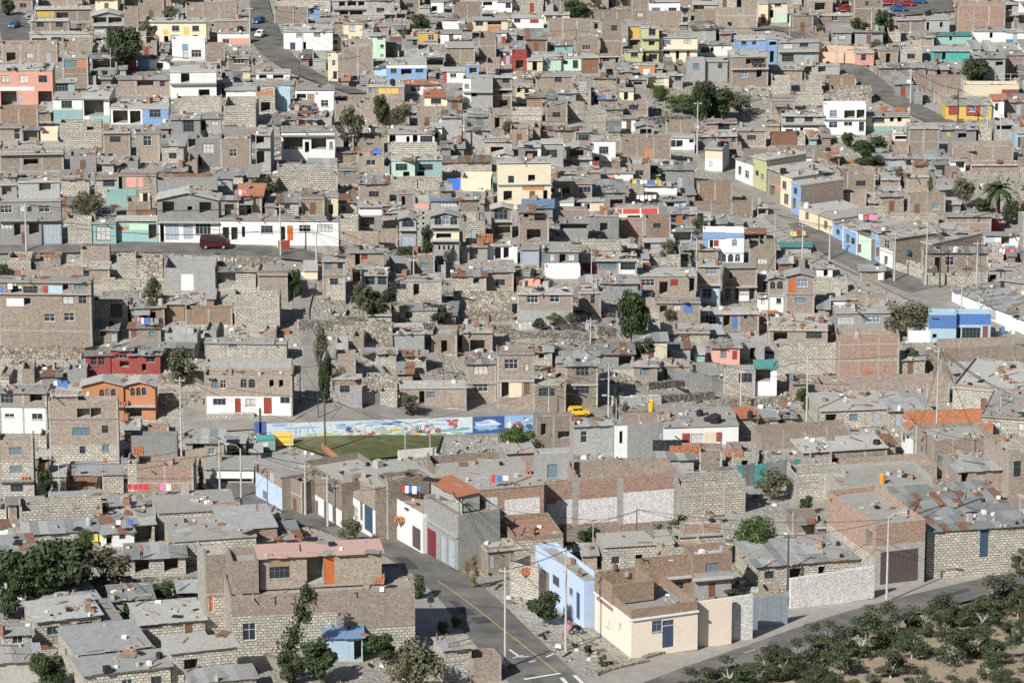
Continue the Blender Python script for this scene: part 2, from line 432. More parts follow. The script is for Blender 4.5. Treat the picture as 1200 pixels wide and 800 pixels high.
road('upper_street', [(300,-40),(305,10),(314,48),(332,70),(366,90),(420,110)], [3.6,3.6,4.4,7,5.5,4], 'asphalt', 0.14, 0.5)
road('north_road', [(880,34),(925,36),(975,68),(1008,86),(1032,106),(1062,124),(1120,152)], [4,4,5,5.5,5.5,5], 'asphalt', 0.14, 0.5)
road('east_street', [(820,165),(860,200),(905,238),(945,268),(990,298),(1040,322),(1090,345),(1130,362),(1215,412)], [7,7,8,9,9,9,10,11,10], 'dustroad', 0.10, 1.0)
road('east_street_tarmac', [(935,262),(975,290),(1030,318),(1085,340)], [4,6.5,6.5,7], 'asphalt', 0.16)
road('east_side_street', [(1085,345),(1140,336),(1240,330)], 9, 'dustroad', 0.12, 0.5)
road('upper_lane', [(-20,-10),(12,20),(20,52)], 6, 'asphalt', 0.12)
road('hill_path', [(360,330),(352,370),(366,410),(362,440),(372,470)], 2.6, 'dustroad', 0.12, 0.6)
def area(name, pix, mat, lift):
    mb = MB(); pts = [at(*p) for p in pix]
    c = sum(pts, Vector())/len(pts)
    def G(p): return (p.x, p.y, ground(p.x,p.y)+lift)
    for a, b in zip(pts, pts[1:]+pts[:1]):
        for i in range(6):
            for j in range(6):
                def q(u, v): return G(c+(a+(b-a)*v-c)*u)
                u0,u1,v0,v1 = i/6,(i+1)/6,j/6,(j+1)/6
                if i == 0: mb.poly((q(0,0), q(u1,v0), q(u1,v1)), mat)
                else: mb.poly((q(u0,v0), q(u1,v0), q(u1,v1), q(u0,v1)), mat)
    return setting(mb.build(name))
area('sports_field', [(335,514),(520,505),(512,531),(405,542),(345,523)], 'grass', 0.2)
area('car_park', [(1030,-30),(1110,-30),(1118,14),(1050,20)], 'asphalt', 0.14)
area('sandy_plot', [(735,870),(850,810),(1000,748),(1100,720),(1260,684),(1290,850)], 'sand', 0.12)
# ---------------------------------------------------------------- houses
ADJ = dict(b='bare brick', B='dark red brick', g='grey cement', s='white block', S='whitewashed block', w='white', c='cream', p='salmon pink', l='pale blue',
    u='blue', U='bright blue', y='yellow', yc='pale yellow', Y='olive yellow', o='orange', o2='new orange brick', G='mint green', t='grey green', T='turquoise', r='dark red', R='rubble stone',
    tan='light brown brick', peach='peach', redbrick='red brick', wood='wooden', creamhero='cream', lav='lavender blue', sh1='sheet metal', sh2='sheet metal', rust='rusty')
DOORC = dict(b='doorbrown', r='doorred', o='doororange', u='darkblue', l='doorgrey', g='doorgrey', m='maroon', s='slats', U='U', w='framew', t='T', W='wood')
def wall_plane(mb, fr, w, h, ops, bands, mat, rev=0.18, z0=0.0):
    """a wall as cells between openings; fr(u, depth, z) gives the point"""
    xs = {0.0, w}; zs = {z0, h}
    for o in ops: xs |= {o[1], o[3]}; zs |= {o[2], o[4]}
    for o in bands: xs |= {max(0,min(w,o[1])), max(0,min(w,o[3]))}; zs |= {max(z0,min(h,o[2])), max(z0,min(h,o[4]))}
    xs = sorted(xs); zs = sorted(zs)
    for i in range(len(xs)-1):
        for j in range(len(zs)-1):
            a, b, c, d = xs[i], xs[i+1], zs[j], zs[j+1]
            if b-a < 1e-4 or d-c < 1e-4: continue
            cx, cz = (a+b)/2, (c+d)/2
            if any(o[1] < cx < o[3] and o[2] < cz < o[4] for o in ops): continue
            m = mat
            for q in bands:
                if q[1] < cx < q[3] and q[2] < cz < q[4]: m = q[0]
            mb.poly((fr(a,0,c), fr(b,0,c), fr(b,0,d), fr(a,0,d)), m)
    for o in ops:
        k, a, c, b, d = o[0], o[1], o[2], o[3], o[4]
        r = o[5]
        m = mat
        for q in bands:
            if q[1] < (a+b)/2 < q[3] and q[2] < (c+d)/2 < q[4]: m = q[0]
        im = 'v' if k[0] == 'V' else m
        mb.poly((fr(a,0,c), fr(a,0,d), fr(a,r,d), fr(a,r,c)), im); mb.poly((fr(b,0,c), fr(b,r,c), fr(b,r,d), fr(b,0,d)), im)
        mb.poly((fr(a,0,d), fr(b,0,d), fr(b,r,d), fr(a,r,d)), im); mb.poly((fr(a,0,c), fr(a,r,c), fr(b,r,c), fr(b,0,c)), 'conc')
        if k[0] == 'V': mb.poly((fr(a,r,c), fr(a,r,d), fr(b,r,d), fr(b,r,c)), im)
        if k[0] == 'A':
            n = 6; cx, rr = (a+b)/2, (b-a)/2; hh = min(rr*1.0, (d-c)*0.5)
            for sgn in (-1, 1):
                for q in range(n):
                    t0, t1 = math.pi/2*q/n, math.pi/2*(q+1)/n
                    mb.poly((fr(cx+sgn*rr*math.cos(t0),0.0,d-hh+hh*math.sin(t0)), fr(cx+sgn*rr*math.cos(t1),0.0,d-hh+hh*math.sin(t1)),
                             fr(cx+sgn*rr*math.cos(t1),0.0,d), fr(cx+sgn*rr*math.cos(t0),0.0,d)), m)
def panel(fr, o, parent):
    k, a, c, b, d, r = o
    kind = k[0]; col = k[1:] 
    def bx(mb, u0, z0, u1, z1, d0, d1, mat):
        P = [fr(u,dd,z) for u in (u0,u1) for dd in (d0,d1) for z in (z0,z1)]
        for f in ((0,4,5,1),(2,3,7,6),(0,1,3,2),(4,6,7,5),(1,5,7,3),(0,2,6,4)): mb.poly([P[i] for i in f], mat)
    if kind in 'WA':
        fm = random.choice(['frame','framew','steel','steel'])
        mb = MB(); t = 0.06
        for q in ((a,c,a+t,d),(b-t,c,b,d),(a+t,c,b-t,c+t),(a+t,d-t,b-t,d)): bx(mb, q[0],q[1],q[2],q[3], r-0.07, r, fm)
        n = max(1, int((b-a)/0.55)) if kind == 'W' else 2
        for i in range(1, n):
            x = a+(b-a)*i/n; bx(mb, x-0.025, c+t, x+0.025, d-t, r-0.06, r-0.005, fm)
        if d-c > 1.0: bx(mb, a+t, c+(d-c)*.62-.02, b-t, c+(d-c)*.62+.02, r-0.055, r-0.01, fm)
        if kind == 'W' and random.random() < .5: bx(mb, a-0.1, c-0.09, b+0.1, c-0.003, -0.08, 0.05, 'conc')
        w = mb.build('window', parent)
        mp = MB(); g = random.choice(['glass','glass','glass','glassb','curtain' if kind == 'W' else 'glass'])
        mp.poly((fr(a+.01,r-.02,c+.01), fr(b-.01,r-.02,c+.01), fr(b-.01,r-.02,d-.01), fr(a+.01,r-.02,d-.01)), g if not col else DOORC.get(col,'glass'))
        mp.build('pane', w)
    elif kind in 'DG':
        m = DOORC.get(col, 'doorgrey'); mb = MB()
        bx(mb, a, c, b, d, r-0.05, r, m)
        n = 2 if kind == 'D' else max(3, int((b-a)/0.5))
        for i in range(n):
            x0 = a+(b-a)*i/n; x1 = a+(b-a)*(i+1)/n; bx(mb, x0+.06, c+.1, x1-.06, d-.1, r-0.075, r-0.052, m)
        bx(mb, a, d-.09, b, d-.002, r-0.09, r-.055, 'frame')
        dd = mb.build('door' if kind == 'D' else 'gate', parent)
        h = MB(); hx = b-.14; bx(h, hx-.06, c+(d-c)*.45, hx, c+(d-c)*.45+.14, r-.14, r-.092, 'steel'); h.build('handle', dd)
def sheets(mb, x0, y0, x1, y1, zf, zb, mats, ov=0.3):
    """roofing sheets laid one by one"""
    x0 -= ov; x1 += ov; y0 -= ov*1.4; y1 += ov*.5
    nx = max(1, int((x1-x0)/1.1)); ny = max(1, int((y1-y0)/2.8)); sl_ = (zb-zf)/max(.1,(y1-y0)); k = 0
    for i in range(nx):
        for j in range(ny):
            xa, xb = x0+(x1-x0)*i/nx, x0+(x1-x0)*(i+1)/nx; ya, yb = y0+(y1-y0)*j/ny, y0+(y1-y0)*(j+1)/ny
            ya -= 0.12 if j else random.uniform(-.1,.15); d = 0.018*(j+1)+0.009*(i%2)+random.uniform(0,.004)
            za, zb2 = zf+sl_*(ya-y0)+d, zf+sl_*(yb-y0)+d
            m = random.choice(mats); t = 0.035
            P = [(xa+.01,ya,za),(xb+.03,ya,za),(xb+.03,yb,zb2),(xa+.01,yb,zb2)]
            mb.poly([(p[0],p[1],p[2]+t) for p in P], m); mb.poly(P[::-1], m)
            mb.poly((P[0],P[1],(P[1][0],P[1][1],za+t),(P[0][0],P[0][1],za+t)), m)
            mb.poly((P[1],P[2],(P[2][0],P[2][1],zb2+t),(P[1][0],P[1][1],za+t)), m)
            mb.poly((P[3],P[0],(P[0][0],P[0][1],za+t),(P[3][0],P[3][1],zb2+t)), m)
def block(parent, W, D, H, mat, roof, ops, bands, ledges, z0=0.0, opt=None, side=None, xoff=0.0, yoff=0.0, base=True):
    """one block of a house; local x along the front from 0 to W, y into the depth"""
    opt = opt or {}
    x0, x1, y0, y1 = xoff-W/2, xoff+W/2, yoff, yoff+D
    sm = opt.get('side', mat); par = float(opt.get('par', 0)); pm = opt.get('pm', mat)
    rough = mat in ('b','B','s','R','redbrick','o2','tan') 
    if roof == 'p' and not par: par = random.uniform(.35,.9)
    if roof == 'n': par = 0
    wt = 0.2
    H1 = z0+H; HT = H1+par
    o2 = []
    for o in ops:
        k, a, c, b, d = o
        a = max(.12, a); b = min(W-.12, b); c = max(z0+.02, c+z0); d = min(H1-.08, d+z0)
        if b-a < .15 or d-c < .2: continue
        if any(not (b+.02 <= q[1] or a-.02 >= q[3] or d+.02 <= q[2] or c-.02 >= q[4]) for q in o2): continue
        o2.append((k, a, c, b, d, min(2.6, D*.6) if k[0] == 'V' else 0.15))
    bands = [(q[0], q[1], q[2]+z0, q[3], q[4]+z0) for q in bands]
    if par and pm != mat: bands = bands+[(pm, 0, H1, W, HT)]
    mb = MB()
    frf = lambda u, d, z: (x0+u, y0+d, z)
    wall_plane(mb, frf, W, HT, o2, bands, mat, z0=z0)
    wb = []
    if opt.get('wrap'): wb = [(q[0], 0, q[2], D, q[4]) for q in bands if q[3]-q[1] > W*.8]
    elif par and pm != mat: wb = [(pm, 0, H1, D, HT)]
    if opt.get('sb'): wb = wb+[(opt['sb'], 0, 0, D, float(opt['sbz']))]
    so2 = []
    for o in (side or []):
        k, a, c, b, d = o
        so2.append((k, D-b, c+z0, D-a, min(d+z0,H1-.05), 2.0 if k[0] == 'V' else .15))
    frl = lambda u, d, z: (x0+d, y1-u, z)
    frr = lambda u, d, z: (x1-d, y0+u, z)
    frb = lambda u, d, z: (x1-u, y1-d, z)
    HB = HT
    sops = []
    if not side and D > 4 and roof != 'n' and random.random() < .5:
        a = random.uniform(.2,.6)*D; sops = [('W', a, z0+1.0, a+1.1, z0+min(H-.5,2.0), .15)]
    wall_plane(mb, frl, D, HT, so2 if side else sops, wb, sm, z0=z0)
    wall_plane(mb, frr, D, HT, [], wb, sm, z0=z0)
    wall_plane(mb, frb, W, HB, [], [], sm, z0=z0)
    if roof in 'pn':
        zi = H1 if roof == 'p' else z0-1.0
        t = wt; zt = HT
        mb.poly(((x0+t,y0+t,zi),(x0+t,y0+t,zt),(x1-t,y0+t,zt),(x1-t,y0+t,zi)), pm)
        mb.poly(((x0+t,y1-t,zi),(x1-t,y1-t,zi),(x1-t,y1-t,zt),(x0+t,y1-t,zt)), pm)
        mb.poly(((x0+t,y0+t,zi),(x0+t,y1-t,zi),(x0+t,y1-t,zt),(x0+t,y0+t,zt)), pm)
        mb.poly(((x1-t,y0+t,zi),(x1-t,y0+t,zt),(x1-t,y1-t,zt),(x1-t,y1-t,zi)), pm)
        for q in (((x0,y0),(x1,y0),(x1-t,y0+t),(x0+t,y0+t)),((x1,y0),(x1,y1),(x1-t,y1-t),(x1-t,y0+t)),((x1,y1),(x0,y1),(x0+t,y1-t),(x1-t,y1-t)),((x0,y1),(x0,y0),(x0+t,y0+t),(x0+t,y1-t))):
            mb.poly([(a,b,zt) for a,b in q], pm)
        if (pm in ('b','B','s','R','redbrick')) and not opt.get('neat'):      # unfinished top courses
            for (ax, ay, bx_, by) in ((x0,y0,x1,y0),(x0,y0+t,x0,y1),(x1-t,y0+t,x1-t,y1)):
                L = math.hypot(bx_-ax, by-ay); u = random.uniform(0,1.5)
                while u < L-.7:
                    l = random.uniform(.5,1.8); e = min(L-.02,u+l); hh = random.choice([.14,.28,.42,.56])
                    if random.random() < .55:
                        if ay == by: mb.box(ax+u, ay+.005, zt-.01, ax+e, ay+t-.005, zt+hh, pm)
                        else: mb.box(ax+.005, ay+u, zt-.01, ax+t-.005, ay+e, zt+hh, pm)
                    u = e+random.uniform(.1,2)
    wo = mb.build('wall', parent)
    for o in o2:
        if o[0][0] != 'V': panel(frf, o, parent)
    for o in so2 if side else sops:
        if o[0][0] != 'V': panel(frl, o, parent)
    # roof
    rb = MB(); hang = random.uniform(.15,.45)
    if opt.get('hang'): hang = float(opt['hang'])
    if roof in 'fr':
        m = {'f': 'slab', 'r': 'redroof'}[roof]; th = random.uniform(.16,.28)
        rb.box(x0-.08, y0-hang, H1+.002, x1+.08, y1+.08, H1+th, opt.get('rm', m))
        if rough and random.random() < .45 and not opt.get('neat'):
            e = random.choice(['b','B','conc']); hh = random.uniform(.15,.5)
            rb.box(x0, y0-.02, H1+th+.003, x1, y0+.15, H1+th+hh, e); rb.box(x0, y0+.16, H1+th+.003, x0+.16, y1-.1, H1+th+hh*.8, e)
    elif roof == 'p':
        mb2_z = H1-.02
        rb.box(x0+wt+.002, y0+wt+.002, H1-.2, x1-wt-.002, y1-wt-.002, mb2_z, opt.get('rm', 'slab'))
    elif roof in 'ctq':
        lo = random.uniform(.0,.12); up = random.uniform(.15,.6)
        ms = {'c': random.choice([['sh1','sh2','sh3'],['sh2','sh1','sh2','shr'],['sh1','sh3','slab'],['sh1','sh2','sh3','sh1']]), 't': ['tile'], 'q': ['shr','sh2','shr']}[roof]
        if opt.get('rm'): ms = [opt['rm']]
        sheets(rb, x0, y0, x1, y1, H1+lo+.02, H1+lo+up*min(1,D/5), ms)
        rb.poly(((x0,y1-.02,H1),(x1,y1-.02,H1),(x1,y1-.02,H1+lo+up*min(1,D/5)),(x0,y1-.02,H1+lo+up*min(1,D/5))), sm)
    elif roof == 'g':
        rise = min(1.1, W*.13); t = .14; hy = .5; xm = xoff
        mb3 = MB(); mb3.poly(((x0,y0,H1),(x1,y0,H1),(xm,y0,H1+rise)), mat); mb3.build('gable', wo); mb3 = MB(); mb3.poly(((x1,y1,H1),(x0,y1,H1),(xm,y1,H1+rise)), mat); mb3.build('gable', wo)
        for sg in (-1,1):
            xe = xm+sg*(W/2+.3); ze = H1-.3*rise/(W/2)
            A = [(xm,y0-hy,H1+rise),(xe,y0-hy,ze),(xe,y1+.1,ze),(xm,y1+.1,H1+rise)]
            Bp = [(p[0],p[1],p[2]+t) for p in A]
            m = opt.get('rm', 'slab')
            rb.poly(Bp, m); rb.poly(A[::-1], m)
            for i in range(4): rb.poly((A[i],A[(i+1)%4],Bp[(i+1)%4],Bp[i]), m)
    if roof != 'n': rb.build('roof', parent)
    # ledges between storeys
    if ledges:
        lb = MB()
        for z in ledges:
            if opt.get('lw'): lb.box(x0-.25, y0+.0, z0+z-.09, x0-.003, y1, z0+z+.09, opt.get('lm','slab'))
            lb.box(x0-.05, y0-(.7 if not opt.get('led') else float(opt['led'])), z0+z-.09, x1+.05, y0-.003, z0+z+.09, 'slab' if not opt.get('lm') else opt['lm'])
        lb.build('ledge', parent)
    # concrete columns and tie beams on unfinished walls
    if rough and not opt.get('neat') and mat != 'R' and (W > 2.5):
        n = max(1, round(W/3.3)); stub = random.random() < .6
        for i in range(n+1):
            x = x0+(W-.28)*i/n
            if any(o[1]-.02 < x-x0+.28 and o[3]+.02 > x-x0 for o in o2 if i not in (0,n)): continue
            cb = MB(); cb.box(x, y0-.025, z0, x+.28, y0-.003, HT-.004, 'conc')
            if stub and roof in 'pn': cb.box(x+.01, y0-.02, HT-.1, x+.26, y0+wt+.03, HT+random.uniform(.15,.8), 'conc')
            if stub and random.random() < .8:
                for q in range(2):
                    xx = x+.05+.15*q; cb.box(xx, y0-.02, HT-.1, xx+.035, y0+.015, HT+random.uniform(.6,1.5), 'rebar')
            cb.build('column', parent)
        for z in [z0+2.6, z0+5.2] if H > 3.5 else []:
            if z < H1-.5 and not any(o[2] < z < o[4] for o in o2):
                cb = MB(); cb.box(x0-.003, y0-.03, z-.12, x1+.003, y0-.026, z+.1, 'conc'); cb.build('beam', parent)
    if base:
        fb = MB(); fb.box(x0-.04, y0-.05, z0-4.5, x1+.04, y1, z0-.002, random.choice(['R','R','s','conc']) if mat != 'w' else 'conc'); fb.build('foundation', parent)
    return H1
HOUSES = []
def make_house(spec, ox, oy, k=0.25, label=None, jitter=False):
    x0, x1, yr, yt, yb = [v*k for v in spec['n']]
    x0 += ox; x1 += ox; yr += oy; yt += oy; yb += oy
    a = R(float(spec['opt'].get('a', 0)))
    if 'a' not in spec['opt'] and k == 0.25: a = R(random.uniform(-3,3) if yb > 280 else random.uniform(-2,5))
    mx = (x0+x1)/2; p = at(mx, yb); s = proj(p)[2]; e = elev(yb)
    W = (x1-x0)/s/math.cos(a); H = max(1.0,(yb-yt)/(s*math.cos(e)))
    D = float(spec['opt'].get('D', 0)) or max(2.2, min(13, (yt-yr)/(s*math.sin(e))))
    mat, roof = spec['mat'], spec['roof']
    if a < -.7 and 'side' not in spec['opt'] and mat in ('w','u','yc','G','c','Y') and yb < 400: spec['opt']['side'] = 'b'
    if 'blank' in spec['opt']: spec['ops'] = spec['ops'] or []
    nst = 1 if H < 4.2 else 2 if H < 7 else 3
    word = {1:'one-storey', 2:'two-storey', 3:'three-storey'}[nst]
    if roof == 'n':
        name, cat = 'walled_yard', 'walled yard'; words = '%s walls round an open yard' % ADJ.get(mat,'plain')
    elif H < 2.3 and W < 7: name, cat = 'shed', 'shed'; words = 'low %s shed' % ADJ.get(mat,'plain')
    else:
        name, cat = 'house', 'house'
        words = '%s %s house with %s' % (word, ADJ.get(mat,'plain'), {'f':'flat slab roof','p':'raised parapet','c':'sheet roof','q':'rusty roof','g':'gabled roof','t':'tiled roof','r':'red roof'}[roof])
    if label:
        if 'wall' in label.split()[:6] and roof == 'n': name, cat = 'boundary_wall', 'wall'
    root = empty(name, (p.x, p.y, p.z), a)
    pl = Vector((p.x-math.cos(a)*W/2, p.y-math.sin(a)*W/2, p.z)); pr = Vector((p.x+math.cos(a)*W/2, p.y+math.sin(a)*W/2, p.z))
    ql, qr = proj(pl), proj(pr)
    def U(px): return (px-ql[0])/(qr[0]-ql[0])*W
    def Z(px, py):
        t = (px-ql[0])/(qr[0]-ql[0]); yy = ql[1]+(qr[1]-ql[1])*t; ss = ql[2]+(qr[2]-ql[2])*t
        return (yy-py)/(ss*math.cos(e))
    ops, bands, led = [], [], []
    def rect(t):
        c = [v*k for v in t]; return (c[0]+ox, c[1]+oy, c[2]+ox, c[3]+oy)
    for kk, v in spec['ops']:
        X0, Y0_, X1, Y1_ = rect(v); m = (X0+X1)/2
        ops.append((kk, U(X0), Z(m,Y1_), U(X1), Z(m,Y0_)))
    for kk, v in spec['bands']:
        X0, Y0_, X1, Y1_ = rect(v); m = (X0+X1)/2; bands.append((kk, U(X0), Z(m,Y1_), U(X1), Z(m,Y0_)+(.3 if v[1] <= spec['n'][3] else 0)))
    for v in spec['led']: led.append(Z(mx, v*k+oy))
    if spec.get('auto'):
        ops = []; nn = max(1, int(W/3.0)); doordone = False
        for f in range(nst):
            zf = f*2.6
            for i in range(nn):
                u0 = W*(i+.5)/nn; r = random.random(); t = min(1.4, W/nn*.3)
                if H-zf < 2.0: continue
                if f == 0 and not doordone and r < .4: ops.append((random.choice(['Db','Dl','Dg','Dg','Db','V','V','Dr']), u0-.45, .05, u0+.45, 2.05)); doordone = True
                elif r < .75: ops.append(('W', u0-t*.6, zf+.95, u0+t*.6, zf+1.95))
                elif r < .87: ops.append(('V', u0-t*.8, zf+.3, u0+t*.8, zf+2.1))
        if nst > 1 and random.random() < .5: led = [2.62]
    Ht = block(root, W, D, H, mat, roof, ops, bands, led, opt=spec['opt'], side=spec.get('side'))
    if k == 1.0 and roof in 'fp' and W > 3.6 and D > 2.5:
        r = random.random(); par_h = .25 if roof == 'f' else 0.0
        if r < .55:           # unfinished upper rooms and half built walls
            w2 = W*random.uniform(.35,.65); xo = random.choice([-1,1])*(W-w2)/2*.92; d2 = D*random.uniform(.4,.75); yo = random.uniform(.3, max(.35,D-d2-.4))
            m2 = random.choice(['b','b','b','B','g','s','wood','c']); h2 = random.uniform(1.0,2.3)
            o2_ = [('V', w2*.3, .1, w2*.3+.8, h2-.25)] if h2 > 1.8 else []
            block(root, w2, d2, h2, m2, random.choice('cnfqn') if h2 > 1.7 else 'n', o2_, [], [], z0=Ht+par_h, xoff=xo, yoff=yo, base=False)
    if k == 1.0 and random.random() < .22 and W > 3:
        aw = MB(); w2 = W*random.uniform(.4,.9); x_ = random.uniform(-W/2, W/2-w2); d2 = random.uniform(1.2,2.4); z_ = min(Ht-.15, 2.4)
        sheets(aw, x_, -d2, x_+w2, -.25, z_-.35, z_, random.choice([['sh1','sh2'],['shr','sh2'],['wood','sh2'],['sh3']]), .05); aw.build('awning', root)
        for q in (x_+.1, x_+w2-.15):
            pm_ = MB(); pm_.box(q, -d2+.05, -1.5, q+.09, -d2+.14, z_-.36, 'wood'); pm_.build('post', root)
    hx, hy, _ = proj((p.x, p.y, p.z+H/2))
    thing(root, cat, hx, hy, words, label)
    HOUSES.append((root, W, D, H, p, a))
    return root, W, D, Ht, p, a
def add_block(parent_info, spec, ox, oy, k=0.25):
    """an upper room standing on the roof of the last house"""
    root, W0, D0, H0, p, a = parent_info
    x0, x1, sb, yt, dep = spec['n']; x0 = x0*k+ox; x1 = x1*k+ox; yt = yt*k+oy
    n = Vector((-math.sin(a), math.cos(a), 0)); t = Vector((math.cos(a), math.sin(a), 0))
    f = p+n*sb; f.z = p.z+H0+.2
    q0 = proj(f); s = q0[2]; e = elev(q0[1])
    # u of pixel x on the line f + t*u
    q1 = proj(f+t); du = q1[0]-q0[0]; dy = q1[1]-q0[1]
    u0, u1 = (x0-q0[0])/du, (x1-q0[0])/du
    W = u1-u0; xm = (u0+u1)/2
    def Z(px, py): return (q0[1]+dy*(px-q0[0])/du-py)/(s*math.cos(e))
    H = max(.8, Z((x0+x1)/2, yt))
    ops, bands, led = [], [], []
    for kk, v in spec['ops']:
        c = [q*k for q in v]; X0,Y0_,X1,Y1_ = c[0]+ox, c[1]+oy, c[2]+ox, c[3]+oy; m = (X0+X1)/2
        ops.append((kk, (X0-x0)/du, Z(m,Y1_), (X1-x0)/du, Z(m,Y0_)))
    for kk, v in spec['bands']:
        c = [q*k for q in v]; X0,Y0_,X1,Y1_ = c[0]+ox, c[1]+oy, c[2]+ox, c[3]+oy; m = (X0+X1)/2
        bands.append((kk, (X0-x0)/du, Z(m,Y1_), (X1-x0)/du, Z(m,Y0_)+.3))
    block(root, W, min(dep, max(1.5,D0-sb-.3)), H, spec['mat'], spec['roof'], ops, bands, [], z0=H0+.202-.0, opt=spec['opt'], xoff=xm, yoff=sb, base=False)
def parse(line):
    label = None
    if '|' in line: line, label = line.split('|'); label = label.strip()
    t = line.split(); plus = t[0] == '+'
    if plus: t = t[1:]
    n = [float(v) for v in t[:5]]; sp_ = dict(n=n, mat=t[5], roof=t[6], ops=[], bands=[], led=[], opt={})
    for w in t[7:]:
        if w == 'auto': sp_['auto'] = True; continue
        if '=' in w: k_, v = w.split('='); sp_['opt'][k_] = v; continue
        k_, v = w.split(':'); v = [float(q) for q in v.split(',')]
        if k_ == 'L': sp_['led'].append(v[0])
        elif k_[0] == '#': sp_['bands'].append((k_[1:], v))
        elif k_[0] == 'X': sp_.setdefault('side', []).append((k_[1:], *v))
        else: sp_['ops'].append((k_, v))
    if not sp_['ops'] and not plus and sp_['roof'] != 'n' and 'blank' not in sp_['opt']: sp_['auto'] = True
    return sp_, label, plus
def read_houses(text):
    ox = oy = 0; last = None
    for line in text.strip().split('\n'):
        line = line.strip()
        if not line: continue
        if line[0] == 'T': ox, oy = [float(v) for v in line.split()[1:3]]; continue
        sp_, label, plus = parse(line)
        if plus: add_block(last, sp_, ox, oy)
        else: last = make_house(sp_, ox, oy, label=label)
